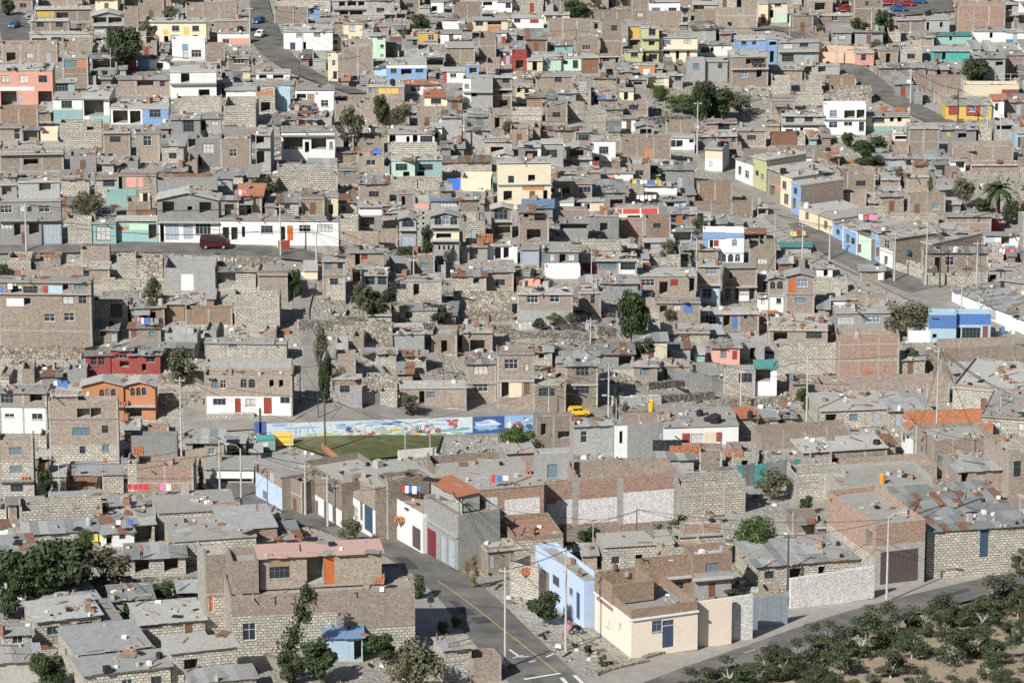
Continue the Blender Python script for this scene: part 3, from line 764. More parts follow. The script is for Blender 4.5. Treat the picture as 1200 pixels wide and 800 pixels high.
FAR = '''
T 0 0
0 250 300 332 500 p f W:10,355,48,388 W:95,355,132,388 W:185,355,225,388 #w:0,408,163,425 V:5,428,80,500 Dg:85,440,105,500 V:180,428,245,495 | salmon pink two-storey house with three upper windows above a white band
295 415 250 275 410 b f W:302,285,365,320 #o:365,285,415,320 #tan:295,322,415,358 W:300,362,362,385 hang=.1
252 388 435 465 570 w f #t:252,515,388,580 W:290,473,340,507 neat=1
255 350 380 388 430 t f W:258,392,320,430
390 515 405 460 570 w f V:395,470,488,545 #t:420,540,515,575 L:462
520 790 470 512 582 w f V:530,518,600,578 #u:668,512,790,582 W:702,515,755,552 V:610,520,660,580 #tan:520,480,790,506 hang=.1 | blue and white house below a brown parapet, right of its grey green neighbour
555 800 360 375 440 b c W:750,380,775,408 V:645,378,720,405
800 1015 310 340 460 w f V:850,345,890,388 V:932,420,983,452 L:392 | peeling white two-storey house with a dark lower window beside a dark gap
830 1040 455 462 525 s n
808 962 190 205 285 w p neat=1 W:858,235,883,278 W:898,235,945,270 #u:855,207,883,235 Dl:858,238,880,284 | small white house with a blue patch above its door, just under the long cream house
695 968 90 105 215 c f neat=1 W:720,122,740,147 W:808,122,842,147 W:903,122,935,147 #y:768,142,792,165 #y:862,128,888,168 W:728,167,742,187 V:770,170,790,215 Dg:800,165,842,200 W:905,165,930,185 | long cream two-storey house with mustard yellow balconies
645 795 270 280 325 w c #u:645,280,700,325 V:735,295,765,322
432 582 60 75 165 g g V:440,82,500,110 V:510,82,572,110 W:440,130,490,155 W:530,130,575,155 L:118 | grey house with a low gable and a wide dark upper opening beside dark trees
1005 1165 90 100 155 b f blank=1
1020 1168 150 157 207 w f #p:1040,180,1168,207 W:1045,185,1075,207
165 430 35 45 100 b f #y:175,55,255,82 V:265,60,320,90
145 325 90 100 150 b f
140 435 150 160 200 g f V:150,180,220,198 W:240,175,290,195
10 270 200 220 295 b p
295 430 190 215 262 b p blank=1
430 550 255 275 345 g c V:435,285,540,325
0 180 510 530 612 tan p blank=1
0 105 590 600 665 b f W:68,605,95,655
105 182 600 612 668 g c V:110,615,175,665
285 480 575 590 690 s p V:410,595,440,612
0 298 668 715 800 b f V:112,745,180,775 L:720
485 612 600 625 735 b f W:518,640,568,668
640 750 610 628 752 b f W:675,638,712,685
760 862 640 685 770 s c
920 1035 640 660 785 g p W:952,675,1005,720 V:925,735,945,780
880 920 645 650 700 g f V:882,652,918,690
1035 1178 640 668 795 b p W:1078,702,1112,735
800 940 530 560 632 g f W:860,562,910,620
942 1038 530 556 625 g f V:944,565,965,612 W:990,568,1025,590
1040 1150 600 635 668 b f W:1055,640,1085,662
1045 1090 340 370 432 w f
1060 1200 395 425 455 w c
1050 1200 450 500 590 s n
1130 1172 322 332 368 c f
180 385 -10 5 32 b n
870 1110 30 45 92 b p blank=1
1066 1168 260 275 327 b f W:1095,275,1145,300
965 1055 215 230 292 b p blank=1
580 650 40 60 130 b p blank=1
650 770 10 30 92 b p
585 640 275 285 330 r c
T 300 0
360 518 -10 5 75 g f V:390,10,418,32 V:430,10,470,30 V:480,10,508,30 V:392,52,432,72 V:440,52,500,72 L:42
238 300 35 42 92 u g W:252,48,275,68 | little bright blue house with one window near the top of the wide street
130 360 115 150 236 w f Gu:160,200,185,235 W:190,158,218,175 W:272,153,303,172 V:222,198,235,235 | long white two-storey house at the bend of the upper street
410 500 105 115 172 c f W:438,120,465,147
357 428 170 178 232 c f W:361,188,384,208 W:392,188,420,208
285 410 95 108 148 b c
530 607 160 170 275 G f W:570,168,595,185 W:583,210,600,225 W:583,255,600,270 | tall narrow pale green house with a white roof edge
405 550 200 235 352 b p blank=1
733 852 142 155 200 y f W:808,165,835,190 #U:790,192,850,205 | bright yellow one-storey house with one window
865 965 145 158 206 w f
1015 1180 85 95 146 c f neat=1 #o:1015,83,1180,98 W:1030,102,1065,123 V:1085,102,1150,118 #o:1085,120,1150,146 | cream and orange house with an orange roof edge
612 800 275 305 374 u f #w:612,295,800,320 W:632,322,660,345 V:680,324,730,352 W:748,324,785,342 hang=.1 | bright blue house with three openings under a white fascia, middle of the upper slope
868 980 318 335 388 w f #r:868,330,895,388 #r:895,315,980,336 W:910,345,940,365
700 868 385 400 445 w t W:725,405,770,430 W:790,405,835,425
790 897 430 457 497 c t W:820,464,868,488 | cream house with one wide window under a red tiled roof
520 695 375 410 467 b f #y:575,412,632,440 #y:635,412,668,440 W:530,415,545,435 blank=1
970 1110 365 385 520 g p #w:970,380,1008,480 V:1010,430,1035,455 W:978,395,1000,415 L:430
1105 1200 350 365 512 b f W:1155,367,1188,392 L:418 V:1140,425,1180,440 V:1140,470,1180,500
1110 1172 148 155 202 w f #r:1110,150,1172,158 #r:1110,172,1172,202
1160 1200 238 245 302 w f #r:1160,260,1200,302
985 1045 300 308 352 u f V:1000,318,1035,345
0 160 330 345 372 w f V:15,352,50,370 V:80,352,130,370
95 162 430 437 522 l p blank=1 neat=1
0 90 425 450 532 s p #o:0,425,90,450
185 368 405 420 468 w f #tan:240,440,300,470 V:190,440,235,465
275 365 445 460 520 w p neat=1 W:305,470,340,500
120 370 595 618 755 w f V:130,645,220,700 V:230,665,250,715 V:260,650,330,700 W:345,665,362,698 L:635 | white house with a wide dark veranda beneath a white slab
110 185 555 565 614 b c
0 70 590 635 800 g f V:0,640,40,675 V:0,710,40,770 L:690
620 837 595 628 674 w f V:625,635,655,668 V:735,634,757,668 W:770,637,828,668 V:705,640,720,668
618 848 675 680 728 s n
635 745 735 755 838 G f W:655,768,710,800 V:690,805,720,830
745 872 730 750 838 t f W:765,770,830,798 V:755,805,790,830 | mint and grey green one-storey house joined to its mint neighbour
370 470 490 500 562 b p blank=1
485 580 490 505 567 b p blank=1
700 880 245 270 318 g c V:780,280,878,312
338 385 265 280 384 c p neat=1 A:358,280,374,310 W:362,335,380,372
755 850 515 525 602 b p
815 872 580 600 655 w f #r:815,580,872,605 V:825,612,855,650
870 965 525 555 655 g c blank=1
1070 1200 640 665 732 s f V:1100,690,1160,715
1130 1200 715 725 840 c g W:1155,755,1190,790
860 1105 735 762 800 s c
380 480 700 720 762 b c
245 370 750 765 802 w c
100 215 760 775 802 b n
470 600 640 670 707 b p
480 600 725 745 802 b p
85 180 50 62 112 b p blank=1
180 245 55 65 112 b p blank=1
95 350 -10 8 48 s n
565 622 115 125 162 redbrick f
600 660 60 68 97 g f V:605,70,650,92
660 705 58 65 94 g f V:663,68,700,90
820 880 -5 10 62 w f V:824,30,848,55
765 815 30 38 64 g f
920 1060 30 40 84 b p blank=1
1060 1130 -10 5 48 w f V:1064,10,1108,28
1130 1200 -10 10 57 w f W:1170,15,1195,40
875 960 70 95 137 w c
550 612 300 320 357 l c
705 760 170 185 227 g f W:735,190,755,215
1045 1125 150 190 277 b n
T 600 0
0 148 75 88 133 w f W:10,90,40,108 Dr:85,92,125,110
150 270 60 70 110 c f W:160,78,190,100 W:205,75,235,98
643 788 -10 10 67 w f W:655,37,695,60 W:733,37,772,58 | white house with two wide barred windows at the top edge
845 970 10 22 62 g f V:850,28,900,55
168 375 100 112 177 b p blank=1
415 520 110 118 252 b p W:465,120,492,147
605 688 125 135 292 Y f neat=1 W:640,138,672,167 V:640,195,668,215 L:180 L:235 V:615,250,628,292 V:640,255,680,288 | tall olive yellow three-storey house with balconies, left of the cream pair
528 610 235 245 306 Y f W:557,248,590,268 Do:512,250,527,297 neat=1
545 603 115 125 245 b f #y:548,110,603,180 V:555,190,590,215 L:182
692 868 158 180 292 c f neat=1 #w:692,155,868,184 W:708,188,743,207 W:805,188,838,207 W:708,238,740,258 Dr:818,238,833,272 V:768,238,783,280 L:232 | cream two-storey house under a white roof band, right of the olive yellow one
872 1030 200 210 262 w f W:885,222,925,248 V:930,222,945,245
1053 1200 170 190 237 u f #w:1053,165,1200,190 W:1075,195,1100,212 W:1125,195,1145,212
143 230 258 278 332 G f #t:143,255,230,279 W:150,287,183,305
228 325 255 275 332 G f #t:228,250,325,276 W:240,285,262,303 W:285,283,310,320 | right one of two mint houses with grey green roof bands
70 143 265 285 337 c f #p:70,260,143,287
330 405 258 272 345 rust f blank=1
405 505 255 268 312 b f Dr:408,270,420,310 W:424,272,458,290 V:485,270,498,308
600 670 300 308 352 o f #w:615,325,645,352 blank=1 | small orange hut with a pale panel below the olive yellow houses
820 905 280 295 382 g p W:848,298,878,327
905 1010 275 290 382 g f W:965,298,985,322
1025 1200 240 268 402 b f V:1095,275,1185,303 L:322 W:1072,340,1105,365 V:1145,325,1170,365
20 100 400 410 472 c f W:58,418,80,440 V:5,415,40,435
110 285 340 360 417 b f W:200,360,233,387
70 145 450 460 502 wood c blank=1
215 300 430 440 492 g c
345 440 495 520 602 s n
405 495 455 467 492 b c rm=shblue
515 580 550 560 617 w c
580 665 570 592 642 g g V:600,605,655,632
720 860 560 575 640 b n
685 855 630 645 702 w f V:770,658,800,690 V:830,654,852,670 W:745,657,768,690
505 745 640 655 742 b p #o:620,695,665,737 blank=1
905 1055 560 578 642 b f W:965,580,1020,612
865 1055 615 640 702 b f W:880,642,912,668 Dr:970,640,1008,660 Du:1028,640,1050,680
1055 1190 600 615 682 b f
30 135 665 690 772 g f V:62,708,120,765 #w:120,700,137,772
137 240 655 675 772 g f W:163,702,212,740
255 375 675 700 772 g g V:272,703,335,737 W:350,708,362,735 L:742
375 485 640 660 757 w f W:408,688,452,722 V:385,735,410,757
300 375 600 620 667 g f W:310,632,360,660
905 985 665 700 802 w f #yc:905,690,985,745 W:925,755,940,780 a=-15
985 1075 675 690 752 b p
140 300 600 610 652 b c
0 140 500 520 562 s n
260 340 500 505 562 b p
440 520 500 515 547 b c
640 735 350 365 407 c f W:685,368,710,388
735 800 345 355 407 g f W:762,357,793,380
545 630 365 375 412 g c V:570,385,610,400
380 515 360 370 402 b c
640 800 60 70 137 b p blank=1
960 1150 45 55 132 b p V:1010,105,1030,128
830 960 55 65 102 b p V:835,75,855,100
355 415 95 105 142 b f V:385,112,402,138
0 55 205 235 260 u c
0 70 250 265 332 r p
290 410 190 205 257 b p
200 285 205 215 252 t c
325 445 165 180 207 g c V:330,185,360,203
0 60 -10 10 42 w f
360 560 45 55 92 b n
560 640 -10 5 102 b p
1155 1200 5 20 112 c f
1075 1200 720 730 800 b p
T 900 0
262 457 490 508 632 w p neat=1 W:287,518,322,550 V:355,518,405,555 V:413,515,450,555 W:285,572,325,600 W:355,572,395,592 L:562 led=.3 W:425,572,450,615 | tall bright white two-storey house with black windows and an open upper terrace
62 262 520 545 632 g f W:82,548,122,575 W:170,548,210,572 W:230,548,250,558 L:582 #w:62,600,262,632 W:82,605,118,625 V:150,600,165,628 | grey double-fronted house with a white ground floor, touching the tall white one
460 665 520 548 617 c f neat=1 #t:460,592,665,617 W:488,550,545,575 V:570,548,588,572 V:605,548,625,572
45 238 190 200 302 g f W:68,204,110,228 W:147,204,187,222 W:65,255,120,290 Gl:165,255,220,295 L:240
240 490 215 250 300 peach n D=7 a=-14
410 495 235 250 307 p f W:435,258,460,285
765 945 225 240 287 T f W:780,248,812,275 V:815,245,832,282 | turquoise one-storey house with one window and a dark door
785 955 155 167 207 t f V:850,172,862,192 rm=shteal
962 1115 130 148 197 w f #T:962,130,1135,150 V:1038,154,1052,180
1115 1200 140 152 202 w f #U:1115,185,1200,202 #U:1115,135,1200,153
885 1110 20 40 152 redbrick p blank=1
1108 1172 15 22 142 g f V:1112,27,1142,50 L:70 V:1115,82,1150,105
830 1048 470 495 562 y f #r:845,495,895,540 #r:928,495,995,545 W:940,500,970,525 #g:1000,490,1030,550 a=3 X V:5,5,6,6
920 1175 395 415 450 yc p #r:1095,420,1175,450 neat=1
1050 1105 450 470 557 w t W:1062,485,1078,520
1065 1150 560 585 672 g f V:1070,592,1140,610
1165 1200 600 625 702 l f Gu:1170,642,1200,692
680 910 350 365 422 b n
775 910 425 440 482 b n
520 740 300 320 352 b c
275 412 350 370 417 tan n
295 485 400 420 482 R n
125 260 430 445 492 s n
0 160 315 330 372 b c
160 335 300 310 352 g f V:175,314,205,345 V:235,314,270,340
40 300 680 700 742 b n
15 135 615 630 682 rust n
655 800 580 605 730 b f blank=1
590 675 610 630 662 w f V:595,638,668,655
574 660 660 680 732 b n
810 975 590 610 662 g c #y:838,618,855,640 V:890,625,930,650
860 1150 680 710 762 b p blank=1
850 925 745 755 802 w f V:880,758,920,790
950 1180 760 775 802 b f blank=1
235 400 65 75 122 b f W:297,79,327,98
5 90 -10 15 107 c f W:30,18,60,32 #G:25,60,90,107 V:5,48,25,85
400 535 -10 5 97 b p W:455,8,470,30
595 740 85 95 147 b f W:622,97,645,110
740 850 70 95 152 g f V:742,105,755,145 V:805,105,818,130
970 1110 250 275 382 g c V:1065,290,1100,310 V:985,330,1010,375
1115 1200 240 260 357 b f A:1155,305,1183,332
495 640 730 740 792 g c
545 700 735 745 800 g c
150 205 725 735 777 w f
0 42 168 186 302 u f #w:0,160,42,192 V:5,197,38,215 V:8,240,28,295
'''.replace(' X V:5,5,6,6','')
MIDDLE = '''
T 0 200
0 290 120 145 352 g f W:8,165,62,200 W:95,168,120,195 W:133,168,155,195 W:188,165,238,195 L:230 W:5,248,60,275 V:68,248,98,305 V:138,245,185,300 Gl:197,250,290,342 Db:103,290,125,345 | big grey two-storey house with four upper windows at the left edge, on the hillside road
+ 88 282 1.0 55 4 g f V:185,58,240,95
+ 0 80 1.5 68 4 g f V:10,75,55,115
320 432 220 225 347 s n
437 545 225 250 347 t f W:452,262,518,325 #b:437,222,545,250
545 740 215 235 337 t f #b:545,210,740,246 #o:550,262,605,280 #G:608,250,700,278 V:698,252,735,320
445 550 20 40 125 s f W:485,42,540,75
550 735 0 25 130 b f #p:595,30,675,78 V:552,30,575,95
500 640 90 100 168 t n
740 1028 105 135 338 g g V:765,145,820,200 V:938,148,993,200 V:882,168,905,188 L:240 #w:745,242,1028,338 Gl:778,248,840,325 V:752,248,770,335 Gl:862,243,905,320 W:918,243,990,300 | grey gabled house over white garages, left of the maroon van
1030 1588 220 235 350 w f neat=1 #w:1030,228,1588,256 V:1045,265,1075,325 V:1085,265,1115,325 V:1135,262,1150,312 W:1225,258,1280,292 Do:1348,258,1375,328 W:1403,255,1457,288 W:1488,252,1560,288 V:1318,262,1338,328 | long white one-storey house with an orange red door on the hillside road
1030 1120 125 140 217 b c
740 1020 35 45 132 g n
835 990 75 85 125 g c V:838,90,930,112
0 435 500 525 830 b f #U:0,545,28,580 #l:235,540,300,580 #r:210,540,235,580 W:118,543,185,578 W:358,530,400,560 V:302,532,328,562 V:60,540,110,575 L:577 led=.35 V:120,597,150,630 W:300,590,350,625 W:375,586,412,625 #w:38,600,118,635 W:213,672,262,707 W:305,668,352,705 | big brick building with laundry galleries on top, left edge below the hillside road
100 390 455 465 502 b n
420 515 430 460 535 b f W:445,440,510,468
380 515 355 370 440 b n
550 640 385 402 500 s n
640 765 395 412 502 R n
770 1010 400 457 562 g n #w:850,485,908,560
1010 1200 460 475 552 s c V:1015,480,1105,530
778 865 600 628 702 wood c blank=1
868 1090 640 650 720 tan n
1100 1315 590 600 722 s p blank=1
440 600 590 615 717 s f V:520,625,575,690
605 755 720 740 803 b c Db:618,750,640,780 W:700,752,730,780
445 550 725 750 803 b c Dl:520,765,545,800 W:470,755,500,775
T 300 200
102 382 -5 5 90 s p blank=1
105 200 120 150 202 s c W:130,160,160,180
323 385 115 125 212 yc f Vo:340,160,362,205
390 475 120 152 207 s c W:395,165,420,190
480 590 150 170 292 g f #w:480,168,590,210 V:492,218,555,265
390 480 200 225 292 s n
400 575 300 310 352 b p
555 665 270 290 347 b n
672 752 195 225 412 g g A:686,225,742,265 Gl:684,305,742,402 L:275 | narrow grey gabled house with a big arched window over a tall pale door
742 812 130 172 352 g p #p:742,165,812,178 V:752,193,762,205 V:780,193,790,205 V:752,217,762,229 V:780,217,790,229 V:752,243,762,255 V:780,243,790,255 V:752,268,762,280 V:780,268,790,280 neat=1 | grey stair tower with a pink top and rows of small square holes
820 953 185 212 425 g g A:838,215,870,255 A:873,215,908,255 A:911,215,945,255 L:262 V:845,294,915,318 #c:820,290,953,322 L:326 V:856,350,864,372 V:878,350,886,372 V:900,350,908,372 V:922,350,930,372 | dark grey house with three arches under a gable, tallest on the mid slope
+ 820 950 2.5 142 4 g c W:862,145,945,172 rm=shblue
1105 1200 160 178 312 b g W:1118,184,1180,230 L:235 V:1120,262,1195,300
960 1085 340 357 430 g f V:1000,365,1040,420
1085 1200 330 352 427 w f V:1120,360,1148,415 V:1160,360,1185,410
420 600 355 385 485 b f Dr:495,388,523,417 V:465,390,488,445
312 420 395 425 605 b f W:328,437,355,468 W:385,435,410,462 W:348,505,387,535 #s:330,508,420,605 L:490 led=.15 | narrow tall brick house with two blue upper windows and a white block base
495 618 455 492 605 g f W:513,497,558,535 W:572,497,612,535 neat=1
453 487 460 475 550 r f blank=1
628 870 490 520 645 s f #redbrick:628,488,870,522 W:660,530,705,557 V:738,530,765,585 hang=.1 | white block house with a raw brick top band, above a bushy slope
675 850 615 655 722 s f W:700,662,735,692
920 1080 480 495 572 s c V:1018,505,1045,530
925 1200 570 580 662 R n | broad rubble stone wall holding up the middle slope
10 150 450 490 602 b f blank=1
0 112 595 610 742 s p blank=1
350 640 715 725 782 R n
640 870 35 40 92 s n V:755,42,785,85
380 480 -20 0 62 b f W:415,5,442,25
660 740 90 110 202 b f V:682,120,700,165
T 600 200
-65 182 -60 -35 182 yc f neat=1 #o:48,68,152,92 W:-18,25,10,58 V:75,20,108,50 Db:82,95,108,140 V:146,92,166,142 V:-40,95,0,140 L:66 led=.3 | pale yellow two-storey house with an orange band round its balcony
50 190 150 178 222 g c V:75,182,100,205 V:108,182,150,210 rm=shblue
190 375 30 62 152 b f W:215,80,270,108 W:315,77,378,103
290 432 135 145 192 w f #l:290,140,330,192 #c:370,140,432,192 W:295,152,325,180 V:340,155,365,185
190 290 130 148 192 w f #l:190,170,290,192
487 687 160 175 257 w f hang=.05 #redroof:491,179,515,203 #redroof:520,178,598,203 #redroof:605,177,682,203 V:540,210,600,230 V:610,210,650,245 | white house with long red fascia panels in the middle of the town
500 617 230 245 332 B p blank=1
620 744 225 245 312 B p W:662,245,697,270
700 860 180 205 252 b c W:745,212,770,245 Do:772,215,795,250 W:798,212,820,235
615 762 320 335 402 g f V:618,340,650,390
870 1032 50 60 147 tan n
835 1130 140 155 202 b n
893 1085 285 300 430 w p neat=1 #u:893,300,920,372 #u:995,300,1085,317 #u:893,296,1000,322 A:1030,320,1055,355 Dr:945,325,968,355 V:925,325,942,365 L:385 led=.1 A:985,392,1003,428 A:1012,391,1037,428 A:1045,391,1070,428 | white house with blue trim and three ground floor arches
800 965 345 375 412 b c blank=1
800 895 335 345 372 w c
40 127 350 370 442 g f Gl:47,378,122,440
127 312 340 380 462 g f W:135,392,165,430 V:222,390,250,432 W:175,392,200,425 W:262,392,290,420
155 320 460 480 507 w p
320 585 390 422 502 b f Gm:325,432,400,502 W:407,432,490,462 #w:500,425,582,502 W:508,432,580,465 | brick house with a dark red garage door between two grey ones
320 590 500 530 602 g c blank=1
25 285 545 580 702 b f W:70,585,122,620 W:178,582,222,617 #g:25,655,285,702 | plain brick house with two pale windows above shrubs
312 417 540 575 672 b f W:368,583,390,625
595 862 460 495 602 b f W:605,510,668,540 Dr:742,508,778,540 V:830,503,855,568 V:690,520,730,580
670 882 600 620 722 b f V:692,632,725,665 W:755,630,790,655 #U:805,627,848,665 | small brick house with a cobalt blue window cover beside a dark tree
868 975 430 450 620 b f W:908,450,960,488 L:532 #l:880,545,975,620 W:890,552,935,600
990 1147 440 455 612 b f V:1018,478,1030,505 L:542 V:1045,548,1062,605 W:1064,550,1110,580 #w:1062,545,1110,610 V:1112,548,1135,605 W:975,548,1022,600
880 1157 645 672 752 b f W:905,680,955,735 Gl:957,678,985,740 V:990,677,1020,730 #U:1033,675,1055,740 W:1085,675,1105,697 #redbrick:880,640,1157,660
1150 1200 490 515 602 b f W:1175,515,1195,560
1150 1200 580 595 652 w f
765 925 720 760 803 s f blank=1
1060 1192 275 295 332 g f V:1090,300,1180,325 rm=rust
0 25 325 345 432 w f #o:0,325,25,350
360 500 195 215 322 g f V:412,245,447,285
225 352 180 200 237 b p
225 355 230 248 322 g c V:228,252,350,275
745 842 265 285 352 l c V:755,288,840,335
585 790 395 405 432 s n
310 510 325 335 372 s n
605 772 60 75 112 w c
715 817 130 145 177 l c V:725,150,760,172
380 530 50 105 180 g c V:460,135,520,175
170 302 5 15 47 g f V:222,20,300,42
445 567 0 12 47 w f #p:445,5,480,40
1150 1200 160 175 212 g f V:1155,180,1190,205
20 132 470 495 547 p c
T 900 200
0 78 480 505 662 b g A:5,520,32,555 A:42,518,68,555 L:585 led=.15 #w:0,590,78,662 W:38,597,62,622 | left half of a gabled brick house with two arched windows
80 216 470 495 672 b g Do:98,508,127,572 W:133,510,183,545 L:578 led=.15 W:125,595,180,620
315 577 635 668 757 g f W:322,685,402,720 W:452,682,523,712 Db:545,705,562,745 | grey house with two barred windows and white sacks in front
0 278 670 748 822 b f V:25,757,90,800 W:178,757,252,787
285 412 580 605 642 w f
360 562 580 592 642 b n
320 612 740 770 803 b n
752 880 670 690 803 l p neat=1 #U:752,685,880,740 V:770,765,790,785
880 1042 675 688 797 l p neat=1 #U:880,680,1042,722 V:882,735,902,793 W:908,735,995,785 Db:1005,727,1030,787 | blue one-storey house with a painted panel between two doors
890 1200 600 636 702 w c a=-62 D=8 neat=1 blank=1 Dg:1045,630,1070,700 | long white warehouse with a grey sheet roof, below the east street crossing
735 1030 360 385 490 b c V:780,405,810,480 W:830,405,870,445
728 1030 480 492 537 s n
590 727 430 445 490 s n a=-50 D=3
600 760 300 325 430 b f a=-50 D=12 blank=1
830 1045 200 215 312 b f blank=1
1045 1092 215 228 280 r c
1020 1200 290 305 357 w c V:1092,312,1130,345 #l:1020,300,1060,357
815 877 295 315 362 w c rm=shblue V:850,325,870,360
1035 1200 435 465 522 g f V:1038,487,1070,517
1090 1200 470 520 592 b f a=-28 D=10
210 460 90 105 167 b n
330 560 165 180 232 s n
655 830 125 137 207 b p
560 800 205 215 257 s n
60 202 345 365 387 g c rm=shteal
205 302 440 460 497 w c V:260,465,280,495
430 545 445 470 517 b c #w:515,475,545,512
215 375 505 520 562 s n
660 760 742 750 803 w n
150 230 170 190 262 yc f a=-60 D=9 V:175,195,190,230 | pale yellow house, uppermost of the row down the east street
230 303 200 215 292 yc f a=-60 D=9 Db:262,235,278,275
305 352 240 255 325 u f a=-60 D=9 W:318,275,335,300
352 414 255 270 385 w f a=-60 D=9 #u:352,280,414,385 V:365,300,380,340 W:388,315,405,345
414 478 310 325 410 G p a=-60 D=7 V:422,345,436,385 neat=1 | lime green one-storey house on the east street
484 524 270 285 425 u f a=-60 D=9 W:492,300,510,330 V:505,360,520,405 #U:484,340,500,425
524 584 280 305 450 b g a=-60 D=10 #w:524,370,584,450 W:540,325,565,365 V:545,400,560,440
60 110 10 25 170 c f a=-60 D=9 W:65,50,84,85 V:75,110,95,160
110 150 50 65 205 u f a=-60 D=9 W:118,80,135,110 V:115,130,130,180
0 60 -20 0 135 b f a=-60 D=9 #o:35,60,58,95 V:10,70,30,120
T 600 200
1050 1130 -60 -40 60 w f a=-55 D=9 V:1060,-20,1075,20 W:1090,0,1110,35
1130 1190 -70 -55 90 Y f a=-55 D=9 W:1140,0,1155,25 W:1165,15,1180,40 L:40 led=.1
'''
